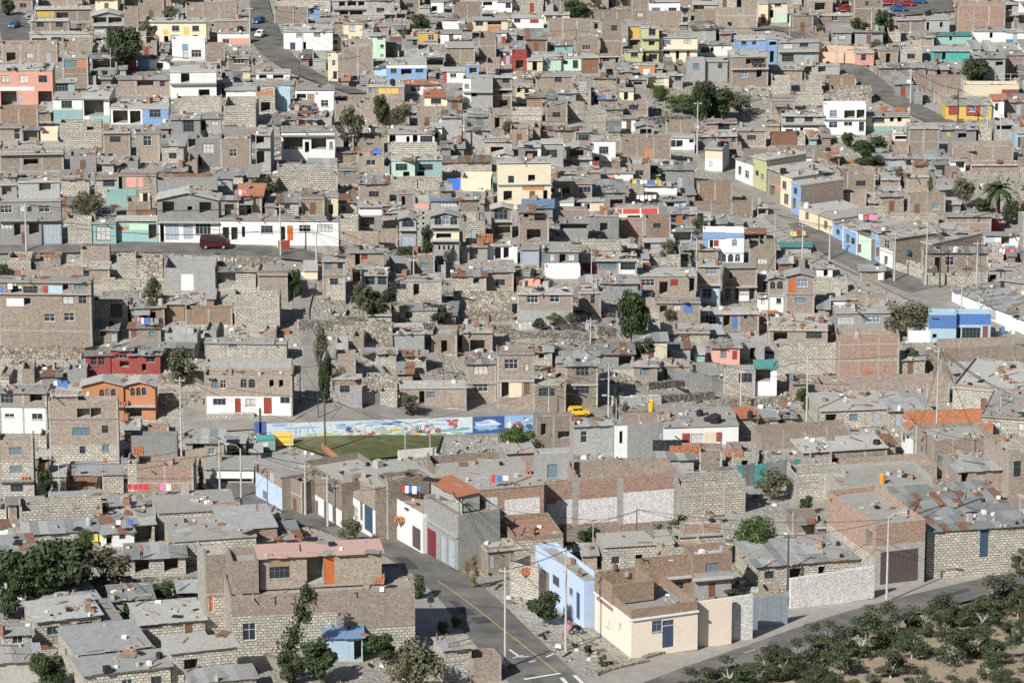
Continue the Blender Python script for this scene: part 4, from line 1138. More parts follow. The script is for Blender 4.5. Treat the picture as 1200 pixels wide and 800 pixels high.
LOWER = '''
T 0 400
403 520 35 68 152 r c A:427,75,455,112 A:463,73,492,112 rm=sh2
520 622 25 45 150 r c V:562,92,620,120 W:540,60,600,80 rm=sh2
605 752 20 65 152 r c W:685,70,728,98 V:665,105,685,140 rm=sh2 | right part of the crimson house with a big window under a grey sheet roof
388 582 180 205 367 o g neat=1 A:470,225,492,265 A:498,222,519,265 A:524,222,545,262 W:402,230,420,255 V:475,310,550,360 L:300
583 730 175 205 362 o g neat=1 A:615,217,636,255 A:642,215,662,255 A:667,215,688,252 L:300 V:592,305,665,360 | orange gabled house with three small arched windows over a dark garage
235 560 270 290 580 b p #s:235,487,560,580 W:345,404,425,440 W:482,395,512,430 W:375,490,403,525 W:483,482,513,517 V:368,315,428,358 V:432,312,480,355 L:362 led=.1 | tall brown brick building with white block base, in front of the orange houses
+ 240 365 0.1 282 6 b f blank=1
0 225 210 242 430 b f W:8,252,68,290 V:145,247,203,285 L:303 led=.2 #w:0,308,225,432 W:25,338,70,355 W:152,337,203,366
225 388 205 232 300 b f V:300,240,355,260 blank=1
0 162 445 475 735 b p #s:0,560,162,735 | bare brick and white block building at the left edge, with no windows
960 1372 135 172 347 b p #w:960,258,1372,347 A:995,180,1027,220 A:1035,180,1063,220 A:1130,175,1160,218 A:1168,175,1198,218 W:1000,267,1060,298 Dr:1102,265,1130,340 W:1152,267,1198,298 Dr:1237,262,1275,338 W:1315,260,1360,290 V:1265,180,1285,215 V:1310,180,1330,215 | brick house with arched upper windows over a white ground floor with two red doors
960 1345 0 10 82 s f W:1075,12,1112,30
965 1368 85 97 150 g n
612 832 430 442 560 g n
690 792 400 412 435 redbrick n
640 910 560 605 750 redbrick p blank=1
600 640 560 575 702 s n
870 1052 430 478 602 b c V:905,482,960,505 W:980,500,1010,530
965 1190 540 598 668 g f #w:1005,600,1190,640 V:1020,643,1180,660
515 752 735 745 795 g n
T 300 400
360 497 160 178 307 g f #tan:360,170,497,205 W:395,207,440,240 | plain grey house on the dirt road with a brown upper band
375 468 60 75 165 b p V:385,120,420,155
500 657 45 60 102 s c W:607,57,625,75
520 660 150 165 235 R n
583 662 222 235 307 s n
670 797 55 70 125 s c blank=1
675 987 190 220 307 b f V:765,232,790,305 W:800,235,840,262
985 1127 60 108 277 b c W:1020,112,1087,155 L:195 led=.2 W:1018,200,1087,235 | brick house with a sheet roof on the dirt road, one window on each floor
1130 1304 30 62 320 b f W:1165,85,1228,130 W:1258,105,1278,140 L:185 led=.2 V:1150,190,1185,262 #yc:1145,190,1245,262 Db:1257,188,1283,248
T 600 400
100 252 180 208 327 b f W:125,218,200,257 hang=.1
70 188 30 50 112 s c V:125,60,150,80
250 402 60 118 302 b c W:300,122,360,162 L:203 led=.25 W:297,208,362,245 | two-storey brick house with a ribbed grey sheet roof, beside the yellow taxi
365 572 20 60 132 g c V:500,68,560,115
705 832 85 117 192 b f V:715,130,760,180
935 1067 0 32 110 p c W:977,40,1005,78 Dr:1032,42,1055,85
990 1139 115 142 250 s f #redbrick:990,120,1139,142 W:1062,148,1125,192 hang=.05
1139 1240 98 128 252 w c V:1140,132,1210,187 rm=shteal
110 280 345 365 505 b p a=8 V:135,385,160,440 V:215,420,270,455 | roofless looking brick building with two empty window holes, right of the mural
290 480 370 397 525 g c W:322,420,352,475 blank=1 a=8
478 707 385 412 545 g p neat=1 #w:478,405,540,545 V:503,420,517,478 Dl:685,425,703,478 a=6
+ 505 690 2.5 390 4 b p blank=1
710 1062 360 398 485 w f a=6 neat=1 #r:797,430,835,482 W:838,432,900,475 #yc:900,425,957,480 #r:957,425,985,470 D=9 | white one-storey house with red panels and black water tanks on its roof
780 902 480 495 545 redbrick n a=8
700 852 520 558 604 g c a=8
785 1095 640 672 800 s n a=10 D=6
300 780 590 625 700 b n a=10 D=7
-30 110 480 520 590 b f a=10
120 290 510 540 650 g p a=10 W:165,575,215,640
T 900 400
325 614 -20 -5 165 redbrick p blank=1 a=5 | big blank wall of reddish brick, tallest at centre right
35 322 10 25 155 s n
240 852 185 197 290 b n a=4 D=5
800 1157 -15 0 65 b n a=6
800 1250 80 90 155 b n a=10 D=8
865 1047 110 145 192 b c V:930,148,950,175 a=8
870 1250 175 235 330 s f a=-18 D=16
240 560 285 320 400 s f a=8 D=9
560 760 290 325 395 s c a=8 D=8
1000 1260 330 360 440 s f a=-14 D=13
675 960 400 448 540 s f a=16 D=4.5 side=w XW:3.2,1.6,4.6,3.2 rm=sh1 | whitewashed house with one barred side window, below the new orange brickwork
690 1057 340 392 455 o2 n a=8 D=8 neat=1 | new orange brick walls rising on a flat roof, right side
155 560 470 508 610 b f a=12 D=6
390 795 560 592 650 b n a=12 D=6
-40 385 380 425 530 b n a=12 D=5
765 1055 445 478 585 b p a=14 D=8
885 1112 570 605 705 b c a=12 D=7 V:905,615,935,690
1115 1270 480 545 710 b p a=15 D=9 W:1148,560,1183,635
0 300 530 560 625 s p a=12 D=5 blank=1
130 365 600 622 740 s n a=12 D=5
340 790 640 690 790 conc p a=12 D=10 neat=1 blank=1
T 900 600
735 1210 30 78 300 s c a=12 D=17 neat=1 Du:988,75,1028,210 | white block house under a huge sheet roof with one tall blue door
496 735 30 72 342 redbrick p a=20 D=15 par=.7 neat=1 rm=conc sb=s sbz=4.0 XV:1.0,4.7,3.0,7.0 #conc:490,148,740,345 Gs:525,178,703,330 V:430,0,520,60 | red brick and white block building with a wide slatted brown gate
100 505 230 284 430 S n a=24 D=.5 neat=1 | whitewashed block wall left of the slatted brown gate
-60 440 150 235 330 s c a=14 D=9 neat=1
T 600 600
557 872 380 484 662 creamhero p a=22 D=11 neat=1 par=1.25 pm=tan side=creamhero L:484 led=.25 lm=w lw=1 Wu:655,507,702,560 Wu:703,505,757,530 Du:704,532,757,632 #w:550,478,900,500 XW:3.2,2.6,3.8,3.3 XW:6.6,1.6,7.4,2.6 | cream corner house with brown brick parapet above the road junction
+ 470 665 5.3 330 5.4 tan n neat=1
872 1030 400 412 626 creamhero n a=22 D=.45 neat=1 | cream garden wall joined to the corner house
1030 1128 380 394 600 S n a=22 D=.45 neat=1 | short whitewashed wall beside the grey metal gate
112 333 225 262 462 lav p a=-68 D=2.8 neat=1 par=.6 rm=conc Vd:140,275,175,385 W:190,300,222,345 Du:300,375,318,500 W:268,355,285,390 | pale lavender blue house front on the street, left of the cream corner house
600 845 190 250 400 tan p a=15 D=2 neat=1
845 1030 195 225 400 tan p a=15 D=4 neat=1 #g:850,280,1025,400
10 240 30 130 280 s p a=12 D=9 rm=redbrick neat=1 pm=tan par=.6
-10 125 200 250 400 s n a=-40 D=4
780 990 80 110 250 s f a=10 D=4 neat=1
+ 800 990 .2 62 2 redbrick p blank=1 par=.1
430 760 130 155 270 s f a=10 D=5 neat=1 rm=conc
700 910 175 192 290 s p a=14 D=5 rm=wood
'''
CENTRE = '''
T 300 400
840 1165 570 585 640 b n D=6 a=12
960 1350 640 690 990 redbrick f a=16 D=12 hang=.1 neat=1 rm=conc blank=1 #patchwhite:975,735,1130,850 #patchwhite:1165,735,1330,840 side=conc | brick and grey house with the widest pale slab roof, right of the street row
1350 1980 600 645 932 redbrick n a=15 D=.6 neat=1 #patchwhite:1365,745,1480,855 #patchwhite:1510,735,1690,850 #patchwhite:1720,700,1955,845 #conc:1350,600,1365,940 #conc:1480,600,1510,940 #conc:1690,600,1720,940 #conc:1955,600,1980,940 #b:1350,860,1980,940 | long brick wall with white daubed panels between grey columns
T 0 0
1192 1330 2130 2200 2362 b f a=-62 D=8 neat=1 #lav:1192,2250,1330,2400 W:1203,2170,1216,2215 W:1262,2215,1285,2260 W:1232,2300,1252,2335 | brick house over a pale blue ground floor, at the left end of the street row
1345 1420 2230 2260 2400 b p a=-55 D=7
1420 1610 2200 2240 2428 b p a=-62 D=8 neat=1 rm=slab #w:1420,2340,1610,2440 V:1445,2340,1460,2420 V:1480,2345,1492,2430 V:1520,2350,1540,2440 V:1560,2370,1572,2450 W:1540,2270,1565,2310
1610 1765 2180 2245 2492 b f a=-62 D=9 neat=1 #w:1610,2350,1765,2550 Gu:1708,2370,1748,2490 W:1650,2370,1680,2420 V:1690,2350,1702,2440 hang=.2 V:1655,2250,1690,2310 | brick upper floor over a white wall with a dark blue gate in the street row
1765 1822 2230 2260 2520 b p a=-62 D=6 V:1785,2330,1805,2400
1822 1985 2310 2378 2556 w p a=-62 D=8 neat=1 rm=redbrick W:1850,2420,1868,2465 Gs:1932,2470,1972,2570 par=.4 | white one-storey house with a barred gate, left of the grey maroon-gated one
1985 2150 2340 2400 2636 g p a=-62 D=6 neat=1 par=.9 Gm:2000,2480,2045,2620 Gl:2065,2510,2090,2640 Gl:2100,2530,2130,2660 L:2470 led=.3 rm=tan | grey concrete house with a maroon gate at the lower end of the street row
+ 2020 2150 1.6 2290 3 g t neat=1 V:2060,2330,2100,2370
'''
SWEST = '''
T 0 600
200 468 365 433 480 s c a=20 D=9 neat=1 rm=sh1
180 470 450 500 600 s c a=20 D=6 neat=1 rm=sh3
350 575 460 542 600 s c a=20 D=8 neat=1 rm=sh1
370 702 540 648 760 s c a=20 D=9 neat=1 rm=sh1 V:480,662,535,705 V:600,655,640,690 | white block shed with a black doorway, among grey sheet roofs bottom left
400 797 680 742 860 s c a=18 D=5 neat=1 rm=sh3
660 960 455 515 600 s c a=15 D=7 neat=1 rm=sh3
810 1112 595 645 810 s c a=18 D=5 neat=1 rm=slab V:865,688,930,790 V:960,730,1090,760
20 150 545 575 650 s c a=15
-20 190 660 700 800 conc c a=10 D=5
480 628 40 98 160 w c a=12 D=7 V:500,105,525,150 W:560,105,590,125
628 725 20 60 150 s c a=12 D=6 V:635,65,715,148 neat=1
600 870 180 215 290 s c a=8 D=5
440 620 290 325 380 R n a=8 D=2
620 960 300 330 385 R n a=8 D=2
820 1200 50 125 240 s f a=12 D=9 neat=1 rm=conc
745 1110 -50 -5 100 s f a=10 D=8 neat=1 rm=conc
100 480 -30 -5 90 s n a=8 D=6
120 460 55 95 160 s c a=10 D=4
-60 170 130 200 290 w c a=12 D=7
530 720 370 410 500 g c a=12 D=5
840 985 340 375 450 black c a=8 D=4 V:860,385,980,440 neat=1
900 1200 740 790 860 s c a=15
-80 40 40 70 170 w c a=10
1050 1300 20 75 200 redbrick f a=12 D=9 neat=1 rm=sh3
40 200 -60 -40 40 b c a=8
250 500 -90 -60 10 s c a=8
520 760 -70 -35 30 conc c a=8
T 300 600
-110 745 330 385 655 s p a=9 D=9 par=.3 pm=b rm=conc neat=1 #b:-110,300,745,470 #b:380,300,745,540 W:-60,520,0,600 blank=1 | broad brick and white block building with an orange door in its rooftop room
+ 20 590 2.0 205 4 b c rm=pinkroof W:65,255,160,310 #wood:65,225,165,255 V:240,205,318,330 Do:322,200,368,338 neat=1
+ -110 15 1 260 5 b p neat=1
-235 -125 180 215 575 s p a=14 D=5 Wo:-215,390,-195,470 rm=conc #b:-235,200,-125,400
325 500 520 590 695 l c a=5 D=3.5 neat=1 rm=shblue V:460,600,495,690 | corrugated metal shed with a pale blue awning among bushes
0 210 75 130 200 b c a=12 D=6
-100 120 20 50 120 b f a=12 D=6 rm=conc
880 1010 570 645 790 s c a=18 D=4
1010 1150 640 680 800 b n a=18 D=3
1080 1300 130 175 285 b f a=16 D=6 rm=conc Dg:1095,195,1115,260
'''
for block_text in (FAR, MIDDLE, LOWER, CENTRE, SWEST):
    read_houses(block_text)
# ---------------------------------------------------------------- the rest of the town between the houses above
from mathutils.bvhtree import BVHTree
def refresh():
    bpy.context.view_layer.update()
    V, P, owner = [], [], []
    for o in scene.objects:
        if o.type != 'MESH': continue
        m = o.matrix_world; k = len(V)
        V.extend([m @ v.co for v in o.data.vertices])
        for f in o.data.polygons: P.append([k+i for i in f.vertices]); owner.append(o.name)
    return BVHTree.FromPolygons(V, P), owner
BV, OWN = refresh()
def cast(px, py):
    loc, nor, idx, d = BV.ray_cast(Vector((0,0,CAMZ)), ray(px, py).normalized(), 3000)
    return (loc, nor, OWN[idx]) if loc is not None else (None, None, None)
def drop(x, y):
    loc, nor, idx, d = BV.ray_cast(Vector((x,y,150)), Vector((0,0,-1)), 400)
    return (loc, nor, OWN[idx]) if loc is not None else (None, None, None)
def near_road(p, extra=0.0):
    for x, y, w in ROADPOLY:
        if abs(p.x-x) < w+extra and abs(p.y-y) < w+extra and (p.x-x)**2+(p.y-y)**2 < (w+extra)**2: return True
    return False
OPEN = [[(470,640),(690,672),(745,800),(560,830),(480,740)], [(545,560),(640,560),(640,655),(545,655)], [(295,488),(645,476),(645,545),(400,560),(335,545),(295,520)], [(345,330),(392,330),(395,478),(345,478)], [(762,100),(900,100),(900,140),(762,146)],
    [(0,618),(110,612),(165,650),(215,700),(200,730),(100,730),(0,745)], [(560,640),(635,655),(640,730),(600,720)], [(186,415),(240,415),(240,482),(186,482)],
    [(0,395),(100,395),(100,425),(0,440)], [(700,445),(900,450),(1000,470),(900,480),(700,475)],
    [(985,155),(1055,155),(1060,195),(985,200)], [(740,850),(850,790),(1000,735),(1100,706),(1260,660),(1290,850)], [(290,720),(560,700),(600,830),(280,830)], [(0,730),(85,690),(80,830),(0,830)],
    [(115,330),(192,330),(192,352),(115,352)], [(850,560),(930,570),(930,670),(850,690)], [(640,610),(850,605),(850,640),(640,640)], [(1040,340),(1210,330),(1210,420),(1100,380)], [(660,770),(900,700),(900,760),(740,830)],
    [(560,500),(640,500),(640,540),(560,540)], [(1030,-20),(1125,-20),(1125,16),(1030,20)], [(1130,200),(1200,200),(1200,262),(1130,262)]]
ST = 4
GW, GH = 1216//ST, 820//ST
FREE = [[False]*GW for _ in range(GH)]
for j in range(GH):
    for i in range(GW):
        px, py = i*ST+2, j*ST-12
        if any(inside(px, py, q) for q in OPEN): continue
        loc, nor, ob = cast(px, py)
        if ob != 'ground': continue
        if near_road(loc, 0.3): continue
        FREE[j][i] = True
def frac(x0, y0, x1, y1):
    n = k = 0
    for j in range(int((y0+12)/ST), int((y1+12)/ST)+1):
        for i in range(int(x0/ST), int(x1/ST)+1):
            if 0 <= j < GH and 0 <= i < GW: n += 1; k += FREE[j][i]
    return k/max(1,n)
def mark(x0, y0, x1, y1):
    for j in range(int((y0+12)/ST), int((y1+12)/ST)+1):
        for i in range(int(x0/ST), int(x1/ST)+1):
            if 0 <= j < GH and 0 <= i < GW: FREE[j][i] = False
rnd = random.Random(5)
NF = 0; TERR = []
for passn, (wr, hr, need) in enumerate((((30,46),(17,27),.86), ((20,34),(13,22),.80), ((13,22),(10,15),.76), ((9,16),(6,11),.74))):
    y = 806
    while y > -4:
        x = rnd.uniform(-4, 6)
        while x < 1200:
            sc_ = .72+.35*y/800
            w = rnd.uniform(*wr)*sc_; h = rnd.uniform(*hr)*sc_; rf = rnd.uniform(8,15)*sc_
            if frac(x, y-h-rf*.6, x+w, y+1) >= need:
                mark(x-2, y-h-rf, x+w+2, y)
                tiny = passn >= 2
                mat = rnd.choices(['b','B','g','s','w','c','R','u','p','t'], [52,6,20,15,4,2.5,2 if tiny else 0,.5,.3,.8])[0]
                roof = rnd.choices('fpcnqt', [28,30,30 if not tiny else 55,6 if not tiny else 12,2,1])[0]
                if mat == 'R': roof = 'n'
                right = x > 820 and y > 380
                sp_ = dict(n=[x, x+w, y-h-rf, y-h, y], mat=mat, roof=roof, ops=[], bands=[], led=[], opt={}, auto=roof != 'n')
                sp_['opt']['a'] = rnd.uniform(6,14) if right else rnd.uniform(-4,5)
                if x < 500 and y > 640: sp_['opt']['a'] = rnd.uniform(10,18)
                if 190 < x < 720 and 325 < y < 482 and rnd.random() < .5:
                    TERR.append((x, y, w, h)); x += w; continue
                make_house(sp_, 0, 0, k=1.0); NF += 1
                x += w+rnd.uniform(0,3)
            else: x += 4
        y -= rnd.uniform(3,6)
print('fillers', NF, 'houses', len(HOUSES))
BV, OWN = refresh()
# ---------------------------------------------------------------- trees
def crown_mesh(kind, seed):
    rg = random.Random(seed); V = []; Fc = []
    nb, nl, ls = dict(dark=(16,230,.085), olive=(20,110,.075), bright=(26,230,.06), cypress=(14,200,.07), grove=(17,150,.064), bush=(9,170,.12), dry=(14,80,.07))[kind]
    for b in range(nb):
        while True:
            c = Vector((rg.uniform(-1,1), rg.uniform(-1,1), rg.uniform(-1,1)))
            if c.length < 1: break
        if kind == 'cypress': c = Vector((c.x*.55, c.y*.55, -0.9+1.8*b/(nb-1)))
        elif kind == 'grove': c = Vector((c.x*.8, c.y*.8, c.z*.72+.05))
        else: c *= .68
        r = rg.uniform(.26,.42)
        if kind == 'cypress': r = .42*(1-abs(c.z)*.35)
        if kind in ('olive','dry','grove'): r = rg.uniform(.22,.4)
        for i in range(nl):
            d = Vector((rg.gauss(0,1), rg.gauss(0,1), rg.gauss(0,1))).normalized()
            p = c+Vector((d.x,d.y,d.z*.75))*r*(rg.random()**.35)*rg.uniform(.85,1.12)
            n = (d+Vector((rg.uniform(-.8,.8), rg.uniform(-.8,.8), rg.uniform(-.4,.9)))).normalized()
            u = n.orthogonal().normalized(); w = n.cross(u); a = rg.uniform(0,6.28)
            u, w = u*math.cos(a)+w*math.sin(a), w*math.cos(a)-u*math.sin(a)
            s_ = ls*rg.uniform(.5,1.15); k = len(V)
            V += [tuple(p-u*s_), tuple(p+w*s_*.55), tuple(p+u*s_), tuple(p-w*s_*.55)]
            Fc.append((k,k+1,k+2,k+3))
    me = bpy.data.meshes.new('crown'); me.from_pydata(V, [], Fc)
    me.materials.append(MAT[dict(dark='lf_dark', olive='lf_olive', bright='lf_bright', cypress='lf_dark', grove='lf_olive', bush='lf_dark', dry='lf_dry')[kind]])
    me.update(); return me
CROWN = {k: [crown_mesh(k, 10*i+7) for i in range(3)] for k in ('dark','olive','bright','cypress','grove','bush','dry')}
GROVEM = []
for me in CROWN['grove']:
    me.materials.clear(); me.materials.append(MAT['lf_grove']);
def trunk_mesh(seed, mat, lean):
    rg = random.Random(seed); mb = MB(); top = Vector((lean, rg.uniform(-.1,.1), .55))
    mb.tube([(0,0,-.1),(lean*.4,0,.25),tuple(top)], [.055,.045,.035], mat, 7)
    for i in range(5):
        a = i*1.26+rg.uniform(-.3,.3); q = top+Vector((math.cos(a)*.32, math.sin(a)*.32, rg.uniform(.2,.42)))
        b = top*rg.uniform(.6,.98); mb.tube([tuple(b), tuple((b+q)/2+Vector((0,0,.03))), tuple(q)], [.028,.02,.008], mat, 5)
    return mb.mesh('trunk')
TRUNK = [trunk_mesh(i, 'bark', (-.1,.06,.12)[i]) for i in range(3)]+[trunk_mesh(i+5, 'barkwhite', (-.14,.1,.02)[i]) for i in range(3)]
TW = dict(dark=('tree','dense dark green tree'), olive=('tree','loose grey green tree'), bright=('tree','leafy bright green tree'), cypress=('cypress','narrow dark upright tree'),
    grove=('tree','flat crowned acacia like tree with pale trunk'), bush=('bush','low dark green bush'), dry=('bush','dry ochre bush'))
NT_ = 0
def tree(cx, cy, hw, hh, kind, label=None, group=None):
    """crown centred on a place of the photograph; it stands on the ground below"""
    global NT_; NT_ += 1
    gap = {'grove': hh*.3, 'olive': hh*.25, 'bright': hh*.2}.get(kind, hh*.02)
    yb = cy+hh*.9+gap; p = at(cx, yb); s = proj(p)[2]
    rx, rz = hw/s, hh/s/.96
    nm = {'cypress':'cypress','bush':'bush','dry':'bush'}.get(kind,'tree')
    root = empty(nm, p, random.uniform(0,6.28))
    zc = rz*.92+gap/s
    c = bpy.data.objects.new('crown', CROWN[kind][NT_ % 3]); COL.objects.link(c); c.parent = root
    c.location = (0,0,zc); c.scale = (rx*1.12, rx*1.12, rz*1.12); c.rotation_euler = (0,0,NT_)
    if nm != 'bush':
        t = bpy.data.objects.new('trunk', TRUNK[NT_ % 3 + (3 if kind == 'grove' else 0)]); COL.objects.link(t); t.parent = root
        h = zc+rz*.3; t.scale = (rx*1.0, rx*1.0, h/.95) if kind != 'grove' else (rx*.9, rx*.9, (zc+rz*.2)/.95)
    thing(root, TW[kind][0], cx, cy, TW[kind][1], label, group)
    return root
TREES = '''
150 58 20 24 dark
132 50 9 20 dark
172 40 12 14 olive
202 16 10 9 olive
8 8 8 10 dark
410 148 17 20 olive
448 130 9 18 dark
470 136 13 14 olive
492 28 10 12 dark
540 54 14 9 olive
672 11 15 11 dark
697 4 8 6 olive
773 108 10 8 bright
800 120 18 9 bright
838 118 22 24 dark
820 122 10 26 dark
866 120 16 10 olive
1008 34 10 14 dark
1032 28 8 16 dark
1025 56 9 9 olive
960 35 7 6 olive
1146 84 16 14 dark
1021 172 20 12 dark
1018 190 14 10 dark
992 164 7 9 dark
1128 224 12 15 olive
1185 248 11 14 dark
1150 240 12 8 dark
1095 215 10 8 olive
1052 205 9 9 olive
1065 372 26 17 olive
103 240 20 14 olive
308 222 15 14 dark
181 345 12 22 olive
170 368 11 8 bush
5 318 7 9 dark
213 425 17 20 olive
207 398 18 8 dark
345 330 8 18 dark
375 405 9 26 olive
383 440 8 30 dark
500 292 9 20 cypress
478 298 12 9 dark
425 350 13 20 olive
447 355 16 20 dark
515 370 11 13 dark
480 472 12 11 olive
481 480 8 5 bush
740 372 18 32 dark
755 412 13 18 dark
650 375 12 7 olive
672 374 9 8 olive
632 378 8 6 bush
818 266 11 11 olive
783 292 9 12 olive
793 290 4 12 cypress
763 202 14 7 dark
785 368 7 7 olive
945 468 14 14 dark
608 514 20 17 bright
235 557 5 14 cypress
55 565 9 19 dark
30 668 38 34 dark
78 668 36 34 dark
5 695 20 26 dark
122 665 32 22 olive
100 635 12 15 bright
168 690 12 10 olive
190 692 15 11 dark
160 712 20 11 dark
150 600 7 5 bush
55 782 20 24 dark
902 564 20 15 olive
884 630 25 24 bright
945 590 8 10 dark
655 618 17 13 dark
686 622 13 10 dark
775 612 26 11 bright
637 712 18 18 dark
490 686 10 14 dark
552 668 9 20 dry
410 620 13 14 olive
345 618 10 8 dark
352 620 8 6 bush
375 772 20 24 dark
338 780 16 18 dark
445 755 17 18 dark
482 778 34 32 olive
520 734 7 7 bright
575 772 10 12 olive
534 728 7 6 bright
690 760 6 6 bush
706 773 6 5 bush
673 755 3 2 bush
1005 480 7 6 olive
980 650 6 5 bush
862 694 13 5 bush
722 475 5 14 cypress
733 480 5 9 olive
1065 418 10 12 olive
255 300 6 4 bush
372 277 9 4 bush
390 277 6 4 bush
120 598 9 9 olive
695 425 6 16 dark
648 410 10 6 olive
562 262 10 8 dark
1120 118 7 6 olive
598 150 9 9 olive
690 108 9 6 olive
'''
for l in TREES.strip().split('\n'):
    q = l.split(); v = [float(t) for t in q[:4]]; tree(v[0], v[1], v[2]*1.15, v[3]*1.18, q[4])
for l in '''
808 792 26 13
845 783 25 15
890 768 24 14
912 772 26 15
960 738 24 14
980 765 26 16
1025 722 27 15
1040 735 24 14
1090 706 20 12
1098 728 24 14
1060 748 24 13
1135 745 24 12
1160 690 30 16
1185 700 24 15
1190 655 14 13
1120 715 22 12
1160 757 24 12
1195 726 22 12
940 790 22 12
1010 800 24 11
1175 792 26 9
1115 797 26 7
860 803 26 8
1000 742 24 16
1075 722 22 14
1140 716 24 15
1105 752 24 15
1035 772 22 12
925 758 22 14
870 788 24 13
1180 735 22 14
1210 700 20 14
1150 778 22 12
1065 790 20 11
955 785 20 12
1205 775 20 12
'''.strip().split('\n'):
    q = [float(v) for v in l.split()]

    tree(q[0]+8, q[1]+4, q[2]*random.uniform(.75,1.25), q[3]*random.uniform(.9,1.45), 'grove', group='trees of the roadside grove')
for i in range(17):      # scrub along the kerb of the lower road
    t = i/16; x = 800+t*400+random.uniform(-8,8); y = 812-t*128+random.uniform(-3,5)
    y += 8; tree(x, y, random.uniform(10,19), random.uniform(7,13), random.choice(['bush','dark','olive','bush']))
# palm
p = at(1169, 258); s = proj(p)[2]
root = empty('palm_tree', p); mb = MB(); H = 38/s
mb.tube([(0,0,-.3),(0.05,0,H*.5),(0,0,H)], [.42,.34,.38], 'bark', 8); mb.build('trunk', root)
mb = MB(); rg = random.Random(3)
for i in range(44):
    a = rg.uniform(0,6.28); el = rg.uniform(-.5,1.35); L = rg.uniform(2.6,3.6); pts = []
    for k in range(7):
        t = k/6; r = L*t*math.cos(el*(1-.2*t)); z = H+L*t*math.sin(el)-1.5*t*t*L*.42
        pts.append(Vector((r*math.cos(a), r*math.sin(a), z)))
    side = Vector((-math.sin(a), math.cos(a), 0))
    for k in range(6):
        w0, w1 = (.42*math.sin(math.pi*min(1,(k+.3)/6.3))), (.42*math.sin(math.pi*min(1,(k+1.3)/6.8)))
        for sg in (-1,1):
            mb.poly((pts[k], pts[k+1], pts[k+1]+side*sg*w1-Vector((0,0,.12)), pts[k]+side*sg*w0-Vector((0,0,.12))), 'lf_olive' if el < 0 else 'lf_dark')
mb.build('crown', root)
thing(root, 'palm tree', 1169, 236, 'palm', 'tall feathery palm tree near the right edge, above the brick walls')
# twisted bare trunk with wisps
p = at(338, 782); s = proj(p)[2]; root = empty('dead_tree', p); mb = MB(); mbl = MB(); rg = random.Random(8)
def lim(a, b, r0, r1): mb.tube([a, ((a[0]+b[0])/2+rg.uniform(-.2,.2), (a[1]+b[1])/2, (a[2]+b[2])/2), b], [r0,(r0+r1)/2,r1], 'poledark', 6)
lim((0,0,-.3),(.7,0,4.5),.32,.24); lim((.7,0,4.5),(1.6,0,7.4),.24,.16); lim((1.6,0,7.4),(2.3,.2,10.6),.16,.05); lim((1.6,0,7.4),(3.4,0,9.4),.13,.04); lim((.7,0,4.5),(2.6,.4,6.8),.16,.05); lim((1.2,0,6),(.9,.3,8.8),.12,.03)
mb.build('trunk', root)
for (cx,cz,r,n) in ((.7,4,1.0,240),(1.5,7,.8,220),(2.2,9.2,.7,150),(2.9,8.6,.6,120),(2.2,6.4,.6,130),(.0,2.2,1.3,260)):
    for i in range(n):
        d = Vector((rg.gauss(0,.5), rg.gauss(0,.5), rg.gauss(0,.8)))*r; q = Vector((cx,0,cz))+d; u = Vector((rg.uniform(-1,1),rg.uniform(-1,1),rg.uniform(0,1.5))).normalized()*.28; w = u.orthogonal().normalized()*.1
        mbl.poly((q-u,q+w,q+u,q-w), 'lf_dark')
mbl.build('foliage', root); thing(root, 'tree', 352, 735, 'x', 'twisted dark leaning tree rising in front of the white block wall, bottom left')

# ---------------------------------------------------------------- poles, lamps and cables
TIPS = []
def pole(x, yb, hpx, kind='pole', mat='pole'):
    p = at(x, yb); s = proj(p)[2]; H = hpx/s/.96
    name = 'street_lamp' if kind[0] == 'l' else 'utility_pole'
    root = empty(name, p); mb = MB(); mb.tube([(0,0,-.4),(0,0,H)], [.17,.095] if H > 6 else [.09,.06], mat, 8); mb.build('shaft', root)
    if kind[0] == 'l':
        sg = -1 if kind[1:] == 'l' else 1
        a = MB(); a.tube([(0,0,H-.1),(sg*.5,-.2,H+.5),(sg*1.5,-.3,H+.75)], .05, mat, 6); a.build('arm', root)
        h = MB(); h.box(sg*1.4-.1,-.42,H+.68,sg*2.1+.1 if sg > 0 else sg*1.4,-.18,H+.84,mat) if sg > 0 else h.box(-2.1,-.42,H+.68,-1.4,-.18,H+.84,mat); hh = h.build('lamp_head', root)
        g = MB(); x0_ = sg*1.75; g.box(x0_-.25,-.38,H+.62,x0_+.25,-.22,H+.678,'lampglass'); g.build('lamp_glass', hh)
    elif H > 6:
        a = MB(); a.box(-.7,-.06,H-.5,.7,.06,H-.38,mat); a.build('crossarm', root)
        for q in (-.6,0,.6): i = MB(); i.lathe(q,0,[(.04,H-.378),(.06,H-.3),(.04,H-.2)],'framew',6); i.build('insulator', root)
    TIPS.append(Vector((p.x,p.y,p.z+H-.3)))
    thing(root, 'street lamp' if kind[0] == 'l' else 'pole', x, yb-hpx/2, ('%s street lamp with a curved arm' if kind[0] == 'l' else '%s utility pole') % ('pale concrete' if mat == 'pole' else 'dark'))
